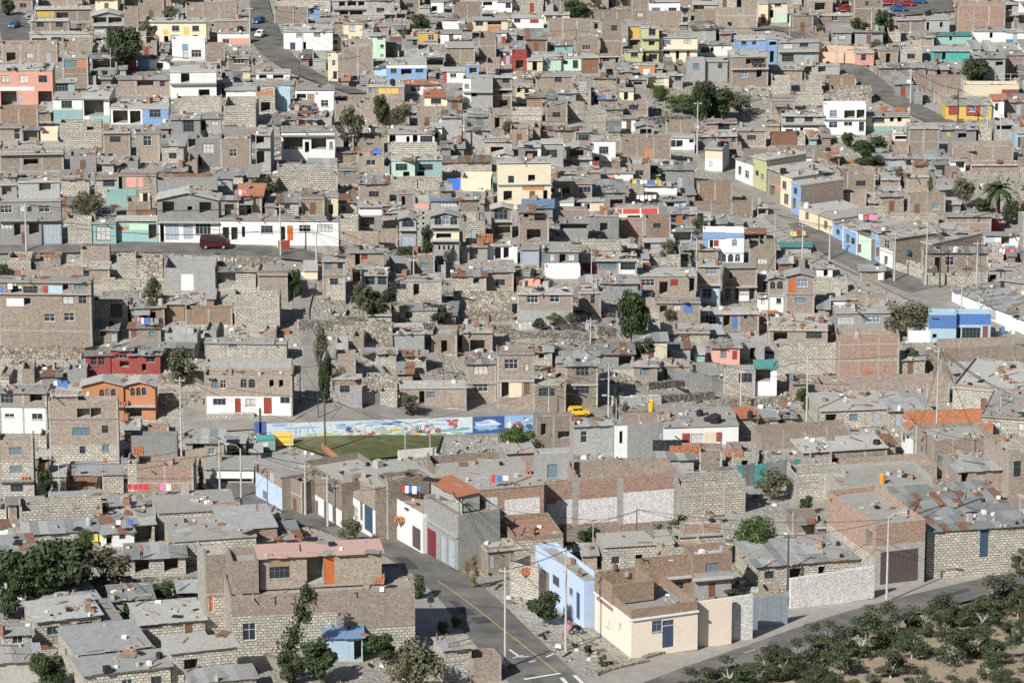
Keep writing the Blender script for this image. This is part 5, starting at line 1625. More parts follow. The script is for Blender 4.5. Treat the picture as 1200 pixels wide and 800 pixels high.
for l in '''
213 545 103 p pole
592 785 122 p pole
1039 705 100 lr pole
945 505 86 p pole
1097 522 114 p pole
713 494 68 p pole
722 500 32 ll pole
258 592 75 ll pole
283 600 75 ll pole
381 530 65 p poledark
358 604 62 p pole
384 618 62 p pole
541 662 78 p pole
868 480 48 p pole
475 542 48 p pole
504 525 17 p pole
340 526 34 p pole
70 592 50 ll pole
663 760 120 p pole
643 487 33 p pole
31 295 56 p pole
329 300 60 p pole
371 318 46 p pole
355 66 40 lr pole
293 54 45 p pole
259 96 28 p pole
351 100 28 p poledark
544 175 42 p pole
471 45 28 p poledark
817 180 60 p pole
925 60 28 p pole
1021 50 40 p pole
1067 122 40 p pole
1066 112 30 p pole
980 78 35 p pole
1122 150 45 p poledark
1157 160 40 p pole
1172 176 40 p pole
1085 335 75 p pole
1101 338 60 p poledark
1048 330 58 p pole
1144 345 62 p pole
908 285 35 p pole
940 312 50 p pole
972 305 40 p pole
1126 382 50 p pole
1147 380 34 p pole
1172 500 45 p pole
1180 492 32 ll pole
1073 548 50 ll pole
992 478 28 ll pole
1142 560 45 p poledark
692 418 45 p pole
485 350 48 p pole
693 332 40 p pole
816 330 50 p pole
572 462 40 p poledark
352 472 44 p poledark
378 470 44 lr poledark
373 490 28 p poledark
923 690 65 p poledark
569 660 26 lr poledark
695 652 45 p pole
746 640 45 p poledark
130 92 35 p pole
420 96 30 p pole
758 175 35 p pole
660 48 30 p pole
'''.strip().split('\n'):
    q = l.split(); pole(float(q[0]), float(q[1]), float(q[2]), q[3], q[4])
def cable(a, b, sag, r=.03):
    mb = MB(); pts = [a.lerp(b, t/14)-Vector((0,0,sag*4*(t/14)*(1-t/14))) for t in range(15)]
    base = Vector(pts[0]); mb.tube([p-base for p in pts], r, 'cable', 4)
    o = mb.build('overhead_cable', None, base); m = proj((a+b)/2)
    thing(o, 'cable', m[0], m[1], 'thin black overhead cable')
NP = [(1,18),(2,4),(2,50),(4,3),(4,48),(7,8),(10,11),(11,12),(1,12),(14,5),(33,34),(41,38),(42,41),(40,45),(20,21),(21,22),(5,6),(39,51),(47,4)]
for a, b in NP:
    if a < len(TIPS) and b < len(TIPS) and (TIPS[a]-TIPS[b]).length < 75: cable(TIPS[a], TIPS[b], (TIPS[a]-TIPS[b]).length*.02)

done = set()
for i, a_ in enumerate(TIPS):
    near = sorted((( (a_-b_).length, j) for j, b_ in enumerate(TIPS) if j != i))[:2]
    for dd, j in near:
        if dd < 60 and (min(i,j),max(i,j)) not in done: done.add((min(i,j),max(i,j))); cable(a_+Vector((.4,0,.1)), TIPS[j]+Vector((.4,0,.1)), dd*.025, .035); 
# ---------------------------------------------------------------- mural wall
p0, p1 = at(313,517), at(630,506); d = p1-p0; L = math.hypot(d.x,d.y); ang = math.atan2(d.y, d.x)
root = empty('mural_wall', p0, ang); hh = 21/proj(p0)[2]/.96; dz = (p1.z-p0.z)/L
mb = MB(); mb.box(0,0,-2,L,.25,hh,'conc'); shear(mb.build('wall', root), dz)
mb = MB(); mb.box(0,-.03,.1,L*.755,-.003,hh-.03,'mu_pale'); mb.box(L*.757,-.03,.1,L*.874,-.003,hh-.03,'mu_navy'); mb.box(L*.876,-.03,.1,L,-.003,hh-.03,'mu_sky')
rg = random.Random(12); lay = [.0]
def blob(u, v, ru, rv, mat, n=9):
    lay[0] += .0006; y = -.034-lay[0]; P = []
    for i in range(n):
        t = -6.283*i/n; k = rg.uniform(.65,1.1)
        P.append((min(max((u+ru*math.cos(t)*k)*L,.05),L-.05), y, min(max((v+rv*math.sin(t)*k)*hh,.12),hh-.05)))
    mb.poly(P, mat)
for i in range(26): blob(rg.uniform(0,.74), rg.uniform(.62,.97), rg.uniform(.01,.05), rg.uniform(.03,.09), rg.choice(['mu_sky','mu_sky','mu_pale','mu_white','mu_teal']))
for i in range(14): blob(rg.uniform(.26,.5), rg.uniform(.72,.86), rg.uniform(.01,.03), rg.uniform(.02,.05), rg.choice(['mu_navy','mu_sky','mu_teal']))
for i in range(6): blob(.09+.014*i, .5, .004, rg.uniform(.2,.38), rg.choice(['mu_white','mu_sky','mu_pale']), 4)
for i in range(12): blob(rg.uniform(.13,.26), rg.uniform(.1,.45), rg.uniform(.01,.03), rg.uniform(.06,.15), rg.choice(['mu_green','mu_green','mu_pale','mu_yellow','mu_white']))
for i in range(22): blob(rg.uniform(.27,.42), rg.uniform(.12,.6), rg.uniform(.006,.018), rg.uniform(.06,.18), rg.choice(['mu_pink','mu_pink','mu_white','mu_red','mu_navy','mu_pale']))
for i in range(22): blob(rg.uniform(.4,.54), rg.uniform(.1,.5), rg.uniform(.008,.025), rg.uniform(.04,.12), rg.choice(['mu_green','mu_teal','mu_pink','mu_sky','mu_yellow']))
for i in range(22): blob(rg.uniform(.5,.63), rg.uniform(.12,.6), rg.uniform(.005,.014), rg.uniform(.06,.2), rg.choice(['mu_pink','mu_red','mu_pink','mu_white','mu_teal']))
for i in range(7): blob(rg.uniform(.66,.70), rg.uniform(.45,.85), rg.uniform(.006,.014), rg.uniform(.06,.14), rg.choice(['mu_red','mu_red','mu_pink']))
for i in range(10): blob(rg.uniform(.62,.74), rg.uniform(.1,.4), rg.uniform(.01,.03), rg.uniform(.03,.08), rg.choice(['mu_teal','mu_green','mu_sky']))
blob(.81,.55,.055,.36,'mu_sky',14); blob(.81,.62,.05,.16,'mu_white',14); blob(.80,.66,.035,.09,'mu_sky'); blob(.83,.3,.03,.06,'mu_sky'); blob(.79,.22,.02,.05,'mu_teal')
blob(.895,.45,.014,.35,'mu_white',4); blob(.925,.4,.022,.3,'mu_red'); blob(.925,.3,.01,.2,'mu_white'); 
for i in range(8): blob(rg.uniform(.95,.99), rg.uniform(.2,.8), .012, .12, rg.choice(['mu_navy','mu_white','mu_teal','mu_green']))
shear(mb.build('painting', root), dz)
thing(root, 'painted wall', 470, 500, 'x', 'long low wall painted with a colourful mural beside the green sports field')
# white low wall and play blocks by the field
def box_wall(name, a, b, h, th, mat, cat, label):
    p0, p1 = at(*a), at(*b); d = p1-p0; mb = MB(); mb.box(0,0,-1,d.length,th,h,mat)
    o = mb.build(name, None, p0); shear(o, d.z/d.length); o.rotation_euler = (0,0,math.atan2(d.y,d.x)); thing(o, cat, (a[0]+b[0])/2, (a[1]+b[1])/2-4, 'x', label); return o
box_wall('low_wall', (467,536), (511,532), 1.0, .2, 'w', 'wall', 'low white wall at the lower right corner of the sports field')
box_wall('brick_wall', (377,527), (398,545), 1.0, .25, 'o2', 'wall', 'short orange brick wall at the lower left corner of the sports field')
RWALL = box_wall('retaining_wall', (193,312), (330,316), 2.0, .4, 'R', 'wall', 'rubble retaining wall with faded white lettering below the hillside road')
o = box_wall('painted_wall', (925,31), (959,31), 2.3, .2, 'w', 'wall', 'white wall with large black, red and blue painted letters near the top right')
mb = MB()
def st_(x0,z0,x1,z1,m): mb.box(x0,-.03,z0,x1,-.003,z1,m)
for x0,z0,x1,z1,m in ((.6,.7,.85,2.0,'black'),(.85,1.35,1.3,1.6,'black'),(1.3,.7,1.55,2.0,'black'),(.85,.7,1.3,.9,'cl_green'),(2.0,.7,2.25,2.0,'cl_red'),(2.25,1.75,2.8,2.0,'cl_red'),(2.8,.9,3.0,1.75,'cl_pink'),(2.25,1.2,2.8,1.4,'cl_red'),(3.5,.7,3.75,2.0,'cl_blue'),(3.75,.7,4.3,.95,'cl_blue'),(4.3,.7,4.5,1.4,'cl_red'),(3.75,1.75,4.4,2.0,'cl_grey')): st_(x0,z0,x1,z1,m)
mb.build('lettering', o)
# faded white lettering on that wall
p0, p1 = at(193,312), at(330,316); d = p1-p0; root = RWALL; mb = MB(); rg = random.Random(2)
x = 1.0
while x < d.length-7:
    w = rg.uniform(.5,.8)
    mb.box(x,-.03,1.0,x+.14,-.003,1.75,'paint_white')
    if rg.random() < .7: mb.box(x+.14,-.03,1.6,x+w-.1,-.003,1.75,'paint_white')
    if rg.random() < .5: mb.box(x+w-.24,-.033,1.05,x+w-.1,-.004,1.6,'paint_white')
    x += w+rg.uniform(.1,.5)
shear(mb.build('lettering', root), d.z/d.length)
def prism(x, y, parts, name, cat, label, rz=0):
    root = empty(name, at(x,y), rz)
    for nm, bx, mt, rot in parts:
        mb = MB(); mb.box(*bx, mt, rot=rot); mb.build(nm, root)
    thing(root, cat, x, y-5, 'x', label)
prism(322, 522, [('panel',(-.3,0,0,2.6,.4,1.9),'mu_yellow',.1),('stripe',(.3,-.06,.5,2.6,-.01,.8),'tank_yellow',.1),('stripe',(.3,-.06,1.3,2.4,-.01,1.55),'tank_yellow',.1)], 'kiosk', 'kiosk', 'yellow painted block at the left end of the mural')
prism(311, 528, [('wall',(-1.2,0,0,1.2,2,1.6),'t',.2),('roof',(-1.3,-.1,1.61,1.3,2.1,1.72),'T',.2),('window',(-.4,-.06,.6,.4,-.01,1.2),'w',.2)], 'hut', 'hut', 'small grey green hut with white patch beside the yellow block')
prism(304, 512, [('post',(0,0,0,.3,.3,4.2),'slats',0),('panel',(-.7,0,.6,1.0,.3,2.2),'mu_navy',0)], 'sign_board', 'sign', 'dark violet board on a post left of the mural')
for (x,y,l) in ((333,366-75+0,'left'),(361,293,'right')):
    prism(x, 293, [('panel',(-.9,0,0,.9,.12,1.5),'doorred',.15),('post',(-1.05,0,0,-.9,.15,1.7),'framew',.15)], 'gate_panel', 'gate', l+' one of two small red gate panels below the long white house')

def terrace(a, b, hpx, mat='R'):
    p0, p1 = at(*a), at(*b); d = p1-p0; L = math.hypot(d.x,d.y); s = proj(p0)[2]; h = hpx/s/.96; mb = MB(); n = max(3,int(L/1.6)); rg = random.Random(int(a[0]+a[1]))
    for i in range(n):
        u0, u1 = L*i/n, L*(i+1)/n; hh = h*rg.uniform(.8,1.12)
        mb.box(u0, rg.uniform(-.12,0), -1.5, u1+.001*i, .6, hh, mat)
    o = mb.build('terrace_wall', None, p0); shear(o, d.z/L); o.rotation_euler = (0,0,math.atan2(d.y,d.x))
    thing(o, 'wall', (a[0]+b[0])/2, (a[1]+b[1])/2-hpx/2, 'whitewashed rough terrace wall' if mat == 'S' else 'rubble stone terrace wall')
for a, b, h, m in (((525,372),(602,374),8,'R'),((600,397),(692,399),9,'R'),((456,402),(545,400),8,'R'),((120,352),(190,350),9,'R'),((350,388),(452,388),12,'R'),((385,442),(425,440),10,'R'),((242,492),(298,490),6,'s'),((718,474),(775,472),9,'S'),((775,470),(838,466),7,'R'),
    ((0,418),(96,420),13,'R'),((186,476),(238,474),14,'R'),((186,450),(238,448),12,'R'),((610,385),(690,386),7,'S'),((700,392),(735,394),10,'R'),((470,386),(520,385),7,'R'),((120,335),(180,334),8,'s'),((0,392),(60,394),8,'R'),((540,388),(600,389),8,'R'),((760,455),(800,452),7,'R'),((830,475),(940,470),6,'R'),
    ((640,160),(700,158),6,'R'),((740,145),(810,143),7,'R'),((985,205),(1040,203),7,'R'),((975,190),(1010,188),6,'s'),((640,658),(700,652),7,'R'),((700,790),(760,775),3,'R'),((756,772),(850,745),3,'R')):
    terrace(a, b, h, m)
for i, (x, y, w, h) in enumerate(TERR):
    if w > 14 and i % 2 == 0: terrace((x, y), (x+w*1.1, y+1), h*.4, 'R' if i % 6 else 's')
# ---------------------------------------------------------------- metal fences
def sheetfence(a, b, hpx, mats, label, th=.06, posts=True, cat='fence', step=.9):
    p0, p1 = at(*a), at(*b); d = p1-p0; L = d.length; s = proj(p0)[2]; h = hpx/s/.96
    root = empty('metal_fence', p0, math.atan2(d.y,d.x)); n = max(2,int(L/step)); rg = random.Random(int(a[0]))
    for i in range(n):
        z = (p1.z-p0.z)*(i+.5)/n
        mb = MB(); mb.box(L*i/n+.01, rg.uniform(-.03,.03), z-.5, L*(i+1)/n-.01, .06+rg.uniform(0,.03), z+h*rg.uniform(.9,1.04), rg.choice(mats)); mb.build('sheet', root)
    for i in range(int(L/4)+1):
        mb = MB(); z = (p1.z-p0.z)*(i*4/L); mb.tube([(i*4+.02,.14,z-.5),(i*4+.02,.14,z+h+.5)], .05, 'steel', 5); mb.build('post', root)
    thing(root, cat, (a[0]+b[0])/2, (a[1]+b[1])/2-hpx/2, 'x', label)
sheetfence((836,572),(938,560),24, ['sh1','sh2','T','sh3','sh1'], 'tall grey and greenish sheet metal fence right of the long brick wall')
sheetfence((782,448),(848,458),16, ['sh2','sh1'], 'leaning grey sheet fence on the rubble slope')
sheetfence((184,215),(255,213),11, ['rust','rust','wood'], 'rusty brown sheet fence above the grey gabled house')
sheetfence((160,255),(183,255),10, ['rust'], 'short rusty fence beside the grey green house')
sheetfence((882,738),(923,731),38, ['doorgrey'], 'grey metal double gate between two whitewashed walls', cat='gate')
sheetfence((423,474),(446,474),15, ['sh1'], 'pale sheet metal gate beside the plain grey house', cat='gate')
sheetfence((25,320),(60,318),13, ['sh1','sh2','conc'], 'row of grey tanks or sheets on the slope, far left below the road')
def chain(a,b,label):
    p0, p1 = at(*a), at(*b); d = p1-p0; L = d.length; root = empty('chain_fence', p0, math.atan2(d.y,d.x))
    for i in range(int(L/3)+1):
        mb = MB(); mb.tube([(i*3,0,-.3),(i*3,0,3)], .05, 'framew', 5); mb.build('post', root)
    for z in (1,2,2.9):
        mb = MB(); mb.tube([(0,0,z),(L,0,z)], .025, 'framew', 4); mb.build('rail', root)
    thing(root, 'fence', (a[0]+b[0])/2, a[1]-6, 'x', label)
chain((1166,104),(1200,104),'open wire fence with pale posts at the right edge, upper slope')
# ---------------------------------------------------------------- vehicles
def wheel(root, x, y, r):
    w = empty('wheel', (x,y,r)); w.parent = root; mb = MB()
    for nm, rr, hw, mt in (('tyre', r, .11, 'tyre'), ('rim', r*.6, .125, 'frame')):
        mb = MB(); n = 14; a = [(rr*math.cos(6.283*i/n), -hw, rr*math.sin(6.283*i/n)) for i in range(n)]; b = [(q[0],hw,q[2]) for q in a]
        mb.poly(a, mt); mb.poly(b[::-1], mt)
        for i in range(n): mb.poly((a[i],b[i],b[(i+1)%n],a[(i+1)%n]), mt)
        mb.build(nm, w)
def car(x, y, rz, paint, label, kind='car', name='car', cat='car', p=None):
    prof, glass, ln, wd_, wh, r = {
      'van': ([(0,.35),(0,.95),(.12,1.25),(.45,1.35),(1.15,1.95),(1.5,2.0),(4.35,2.0),(4.55,1.9),(4.65,1.1),(4.65,.35)], [(.72,1.3,1.42,1.85),(1.5,1.25,2.45,1.85),(2.55,1.25,3.45,1.85),(3.55,1.25,4.4,1.85)], 4.65, 1.7, (.95,3.7), .34),
      'car': ([(0,.3),(0,.75),(.25,.85),(1.1,.95),(1.65,1.42),(2.9,1.45),(3.5,1.0),(3.95,.92),(4.05,.6),(4.05,.3)], [(1.55,.98,2.2,1.33),(2.28,.98,3.05,1.33)], 4.05, 1.6, (.75,3.25), .31),
      'taxi': ([(0,.3),(0,.75),(.2,.9),(.75,1.0),(1.15,1.45),(3.0,1.5),(3.35,1.1),(3.4,.3)], [(1.1,1.02,1.8,1.38),(1.9,1.02,2.7,1.38)], 3.4, 1.45, (.6,2.8), .28)}[kind]
    root = empty(name, p if p is not None else at(x,y,0)+Vector((0,0,.2)), rz); mb = MB(); hw = wd_/2; o = -ln/2
    n = len(prof); zt = max(q[1] for q in prof)
    def P(q, sg): ins = .14*max(0,(q[1]-.9)/(zt-.9)) if q[1] > .9 else 0; return (q[0]+o, sg*(hw-ins), q[1])
    A = [P(q,-1) for q in prof]; B_ = [P(q,1) for q in prof]
    mb.poly(A[::-1], paint); mb.poly(B_, paint)
    for i in range(n): mb.poly((A[i],A[(i+1)%n],B_[(i+1)%n],B_[i]), paint)
    mb.build('body', root)
    for g in glass:
        for sg in (-1,1):
            y0 = hw-.02; mb = MB(); mb.box(g[0]+o, sg*y0-.03, g[1], g[2]+o, sg*y0+.0, g[3], 'glass'); mb.build('window', root)
    w0, w1 = [(a,b) for a,b in zip(prof,prof[1:]) if b[1]-a[1] > .3 and a[1] >= .9][0]
    mb = MB(); q = .05; mb.poly(((w0[0]+o-.03,-hw+.2,w0[1]+.06),(w0[0]+o-.03,hw-.2,w0[1]+.06),(w1[0]+o-.03,hw-.25,w1[1]-.04),(w1[0]+o-.03,-hw+.25,w1[1]-.04)), 'glass'); mb.build('windscreen', root)
    for sg in (-1,1):
        for wx in wh: wheel(root, wx+o, sg*(hw-.06), r)
        mb = MB(); mb.box(o-.03, sg*(hw-.3)-.14, .6, o+.02, sg*(hw-.3)+.14, .76, 'lampglass'); mb.build('headlight', root)
    mb = MB(); mb.box(o-.08,-hw+.05,.33,o-.005,hw-.05,.5,'steel'); mb.build('bumper', root)
    root.scale = (.9,.9,.9) if kind != 'van' else (1,1,1); thing(root, cat, x, y-6, 'x', label); return root
car(252, 292, math.pi, 'carmaroon', 'dark maroon passenger van parked on the hillside road', 'van', 'van', 'van')
car(678, 488, math.pi+.15, 'caryellow', 'small yellow taxi on the dirt road right of the mural', 'taxi', 'taxi', 'taxi')
for x, y, pt, l in ((1012,15,'carwhite','white car parked behind the brick wall at the top right'),(1052,14,'carblue','bright blue car in the car park at the top right'),(1062,8,'carred','red car behind the blue one in the car park'),(1075,5,'carblue','second blue car at the back of the car park'),(1042,6,'carred','dark red car at the left of the car park'),
    (303,28,'carblue','dark blue car on the wide street at the top left'),(305,44,'carwhite','pale car lower on the wide street at the top left'),(990,14,'carred','red car behind the tall brick house at the top right'),(17,33,'carblue','blue pickup in the lane at the top left corner')):
    car(x, y, random.uniform(-.3,.3)+(1.3 if x < 310 else 0), pt, l)
# covered motorbike
p = at(675,742); root = empty('motorbike', p, .2); wheel(root,-.6,0,.3); wheel(root,.6,0,.3)
mb = MB(); mb.tube([(-.55,0,.5),(-.3,0,.95),(.1,0,.85),(.6,0,.7)], [.12,.25,.3,.18], 'black', 8); mb.build('cover', root); mb = MB(); mb.tube([(-.45,-.35,1.1),(-.45,.35,1.1)], .03, 'steel', 6); mb.build('handlebar', root)
thing(root, 'motorbike', 675, 738, 'x', 'dark motorbike at the foot of the lavender blue house front')

# ---------------------------------------------------------------- road markings and the traffic signs
def ribbon(name, pix, width, mat, lift, dash=None):
    L_ = smooth_line([at(*q) for q in pix], 1.0); mb = MB()
    for i, (a, b) in enumerate(zip(L_, L_[1:])):
        if dash and i % 4 > 1: continue
        t = (b-a); t.z = 0; t.normalize(); n = Vector((-t.y,t.x,0))*width/2
        mb.poly([(q.x,q.y,ground(q.x,q.y)+lift) for q in (a-n,b-n,b+n,a+n)], mat)
    setting(mb.build(name))
ribbon('centre_line', [(512,682),(545,705),(590,740),(655,792)], .14, 'paint_yellow', .272)
ribbon('stop_line', [(614,798),(657,791)], .45, 'paint_white', .274)
ribbon('crossing_stripe', [(658,796),(672,812)], .5, 'paint_white', .274); ribbon('crossing_stripe', [(673,793),(690,810)], .5, 'paint_white', .274)
ribbon('edge_line', [(845,775),(905,757)], .12, 'paint_white', .274, dash=1)
for a, b in (((597,763),(608,771)),((601,773),(613,770)),((610,772),(620,771)),((640,772),(649,768)),((620,778),(628,776))): ribbon('road_letter', [a,b], .3, 'paint_white', .276)
for q, w in (([(530,706),(552,722)],1.1),([(575,760),(600,784)],.9),([(470,655),(484,668)],1.6),([(620,792),(636,806)],1.3),([(905,765),(935,755)],1.0),([(1040,722),(1062,714)],1.2),([(840,790),(862,783)],1.0),([(425,632),(436,640)],1.2),([(560,725),(568,731)],2.0),([(1110,700),(1135,692)],.8)):
    ribbon('road_patch', q, w, 'patch', .268)
p = at(505,738); root = empty('sign_post', p); s = proj(p)[2]; h = 38/s
mb = MB(); mb.tube([(0,0,-.3),(0,0,h)], .045, 'pole', 6); mb.build('post', root)
mb = MB(); mb.box(-.42,-.03,h-.4,.42,.03,h+.45,'paint_white',rot=.15,about=(0,0)); bd = mb.build('board', root)
mb = MB(); mb.box(-.3,-.045,h-.25,.3,-.034,h+.3,'cl_grey',rot=.15,about=(0,0)); mb.build('symbol', bd)
thing(root, 'sign', 505, 700, 'x', 'small square white sign on a thin post beside the main street')
p = at(592,786)+Vector((0.1,-.5,0)); root = empty('traffic_sign', p); mb = MB(); mb.tube([(0,0,-.2),(0,0,1.2)], .04, 'pole', 6); mb.build('post', root)
for nm, r, y, mt in (('disc',.42,-.06,'doorred'),('disc_face',.32,-.075,'paint_white')):
    mb = MB(); mb.poly([(r*math.cos(6.283*i/18), y, 1.2+r*math.sin(6.283*i/18)) for i in range(18)], mt); mb.poly([(r*math.cos(-6.283*i/18), y+.012, 1.2+r*math.sin(-6.283*i/18)) for i in range(18)], mt); mb.build(nm, root)
mb = MB(); mb.box(-.14,-.09,1.05,-.06,-.08,1.35,'black'); mb.box(.0,-.09,1.05,.16,-.08,1.35,'black'); mb.build('symbol', root)
thing(root, 'sign', 592, 778, 'x', 'round white sign with a red ring at the foot of the tall pale pole')

# ---------------------------------------------------------------- people and animals
def skin(name, joints, edges, mat, parent, sub=1):
    me = bpy.data.meshes.new(name); me.from_pydata([j[0] for j in joints], edges, []); me.materials.append(MAT[mat])
    o = bpy.data.objects.new(name, me); COL.objects.link(o); o.parent = parent
    sk_ = o.modifiers.new('skin','SKIN'); me.skin_vertices or me.attributes
    if not me.skin_vertices:
        lay_ = None
    for i, j in enumerate(joints): me.skin_vertices[0].data[i].radius = j[1]
    me.skin_vertices[0].data[0].use_root = True
    sb = o.modifiers.new('sub','SUBSURF'); sb.levels = sub; sb.render_levels = sub
    return o
def person(p, rz, top, low, label, pose='stand', hat=None):
    root = empty('person', p, rz); px, py, _ = proj(p)
    k = 1.0 if pose == 'stand' else 1.0; hz = .92 if pose != 'sit' else .45
    knee = ((.1,.02,.5),(.2,.2)) ; B_ = Vector((0,0,hz))
    def V(x,y,z): return (x, y, z+hz-.92)
    lean = -.12 if pose == 'bend' else 0.0
    J = [(V(0,0,.95),(.14,.11)), (V(0,lean*.5,1.2),(.14,.1)), (V(0,lean,1.42),(.15,.09)), (V(0,lean*1.2,1.55),(.055,.055)), (V(0,lean*1.3-.02,1.66),(.095,.105)), (V(0,lean*1.3,1.76),(.075,.085)),
         (V(-.2,lean,1.42),(.06,.06)), (V(-.26,lean,1.13),(.045,.045)), (V(-.24,lean-.16,.92),(.035,.035)), (V(-.23,lean-.22,.84),(.04,.025)),
         (V(.2,lean,1.42),(.06,.06)), (V(.26,lean,1.13),(.045,.045)), (V(.22,lean-.2,.98),(.035,.035)), (V(.2,lean-.27,.93),(.04,.025))]
    E = [(0,1),(1,2),(2,3),(3,4),(4,5),(2,6),(6,7),(7,8),(8,9),(2,10),(10,11),(11,12),(12,13)]
    if pose == 'sit': legs = [[(.1,-.02,hz),(.12,-.42,hz),(.12,-.45,.1),(.12,-.6,.04)], [(-.1,-.02,hz),(-.12,-.42,hz),(-.12,-.45,.1),(-.12,-.6,.04)]]
    else: legs = [[(.1,0,.88),(.11,-.03,.48),(.12,.03,.08),(.12,-.12,.03)], [(-.1,0,.88),(-.13,.03,.48),(-.15,.1,.08),(-.15,-.05,.03)]]
    rr = [(.095,.095),(.065,.065),(.042,.042),(.045,.03)]
    for lg in legs:
        k0 = len(J); J += [(tuple(v), r_) for v, r_ in zip(lg, rr)]; E += [(0,k0),(k0,k0+1),(k0+1,k0+2),(k0+2,k0+3)]
    skin('body', J, E, 'skin', root)
    g = 1.22
    S = [(J[i][0], (J[i][1][0]*g, J[i][1][1]*g)) for i in (0,1,2,6,7,10,11)]
    skin('shirt', S, [(0,1),(1,2),(2,3),(3,4),(2,5),(5,6)], top, root)
    T_ = [(J[0][0],(.16,.13))]; TE = []
    for lg in legs:
        k0 = len(T_); T_ += [(tuple(v), (r_[0]*1.3, r_[1]*1.3)) for v, r_ in zip(lg[:3], rr)]; TE += [(0,k0),(k0,k0+1),(k0+1,k0+2)]
    skin('trousers', T_, TE, low, root)
    h = MB(); c = J[5][0]; h.lathe(c[0], c[1]+.02, [(.02,c[2]-.1),(.10,c[2]-.06),(.115,c[2]),(.09,c[2]+.07),(.02,c[2]+.1)] if not hat else [(.19,c[2]-.03),(.19,c[2]-.01),(.11,c[2]),(.1,c[2]+.1),(.03,c[2]+.12)], hat or 'hair', 10); h.build('hat' if hat else 'hair', root)
    thing(root, 'person', px, py-8, 'x', label)
def spot(px, py, up=True):
    loc, nor, ob = cast(px, py)
    if loc is None: return at(px, py)
    if nor.z < .6:            # a wall: step back onto what lies behind its top
        for k in range(1, 14):
            l2, n2, o2 = cast(px, py-k*1.5)
            if l2 is not None and n2.z > .6: return l2
    return loc
person(at(363,634), .4, 'cl_yellow', 'cl_pink', 'person in yellow top and pink trousers walking up the main street')
person(at(667,741), 2.6, 'cl_red', 'cl_pink', 'person in red and pink standing beside the motorbike at the blue house front')
person(spot(869,692), .2, 'cl_white', 'cl_pink', 'person in white top, pink trousers and red hat behind the cream garden wall', 'bend', 'cl_red')
person(spot(166,668), .3, 'cl_grey', 'cl_black', 'person in a red hat bending by the laundry, left foreground', 'bend', 'cl_red')
person(at(564,321), .1, 'cl_grey', 'cl_blue', 'person in grey standing by the white house on the middle slope')
person(at(572,322), -.2, 'cl_white', 'cl_grey', 'person in white standing right of the one in grey on the middle slope')
person(at(752,345), .5, 'cl_red', 'cl_blue', 'person in red and blue on the slope below the dark tree')
person(at(205,592), .2, 'cl_blue', 'cl_black', 'person in blue near the left end of the main street')
def dog(p, rz, mat, label):
    root = empty('dog', p, rz); px, py, _ = proj(p)
    J = [((0,0,.42),(.11,.12)),((.28,0,.45),(.14,.15)),((-.25,0,.43),(.10,.11)),((.42,0,.6),(.07,.08)),((.52,0,.68),(.075,.075)),((.68,0,.64),(.035,.035)),((-.38,0,.5),(.03,.03)),((-.55,0,.62),(.02,.02)),
      ((.3,.09,.3),(.05,.05)),((.3,.09,.03),(.028,.028)),((.3,-.09,.3),(.05,.05)),((.3,-.09,.03),(.028,.028)),((-.3,.09,.32),(.06,.06)),((-.36,.09,.2),(.03,.03)),((-.32,.09,.03),(.028,.028)),((-.3,-.09,.32),(.06,.06)),((-.36,-.09,.2),(.03,.03)),((-.32,-.09,.03),(.028,.028))]
    E = [(0,1),(0,2),(1,3),(3,4),(4,5),(2,6),(6,7),(1,8),(8,9),(1,10),(10,11),(2,12),(12,13),(13,14),(2,15),(15,16),(16,17)]
    skin('body', J, E, mat, root)
    for sg in (-1,1):
        e = MB(); e.poly(((.48,sg*.04,.73),(.54,sg*.07,.73),(.5,sg*.07,.83)), mat); e.poly(((.5,sg*.07,.83),(.54,sg*.07,.73),(.48,sg*.04,.73)), mat); e.build('ear', root)
    thing(root, 'dog', px, py-3, 'x', label)
dog(spot(757,660), 3.0, 'black', 'black dog standing on the pale roof behind the cream corner house')
dog(spot(772,655), 1.0, 'doorbrown', 'dark brown dog at the edge of the same pale roof, right of the black dog')

# ---------------------------------------------------------------- things on roofs and yards
def tank(px, py, mat, r, h, words):
    p = spot(px, py); root = empty('water_tank', p); mb = MB(); mb.lathe(0,0,[(r*.92,0),(r,.08),(r,h*.3),(r*1.03,h*.33),(r,h*.36),(r,h*.7),(r*1.03,h*.73),(r,h*.76),(r,h*.85),(r*.35,h)],mat,16); mb.build('barrel', root)
    mb = MB(); mb.lathe(0,0,[(r*.34,h-.02),(r*.34,h+.08),(.03,h+.1)],mat,12); mb.build('lid', root); thing(root, 'water tank', px, py-4, words)
for q in ((838,495,'black',.85,1.3,'black round water tank'),(829,493,'black',.55,.5,'low black water tank'),(879,500,'black',.4,1.1,'small black water tank'),(763,494,'tank_yellow',.42,1.9,'yellow barrel tank'),(1034,571,'tank_orange',.38,1.5,'orange barrel tank'),(820,487,'black',.5,.9,'black water tank'),
    (1054,490,'framew',.3,.7,'white bucket tank'),(846,655,'cl_grey',.35,.8,'grey barrel'),(104,615,'doorgrey',.4,1.0,'blue grey drum'),(975,362,'carblue',.4,.9,'blue barrel'),(1064,300-2,'carblue',.4,.8,'blue barrel'),(735,675,'cl_grey',.35,.6,'grey pot'),(721,676,'doorbrown',.35,.7,'brown barrel'),
    (625,330-2,'black',.5,1.1,'black water tank'),(240,160,'black',.5,1,'black water tank'),(460,108,'black',.5,1,'black water tank'),(945,262,'framew',.5,1,'white water tank'),(700,120,'black',.5,1,'black water tank'),(386,262,'black',.45,1,'black water tank'),(1120,300,'framew',.5,.9,'white water tank')):
    tank(*q)
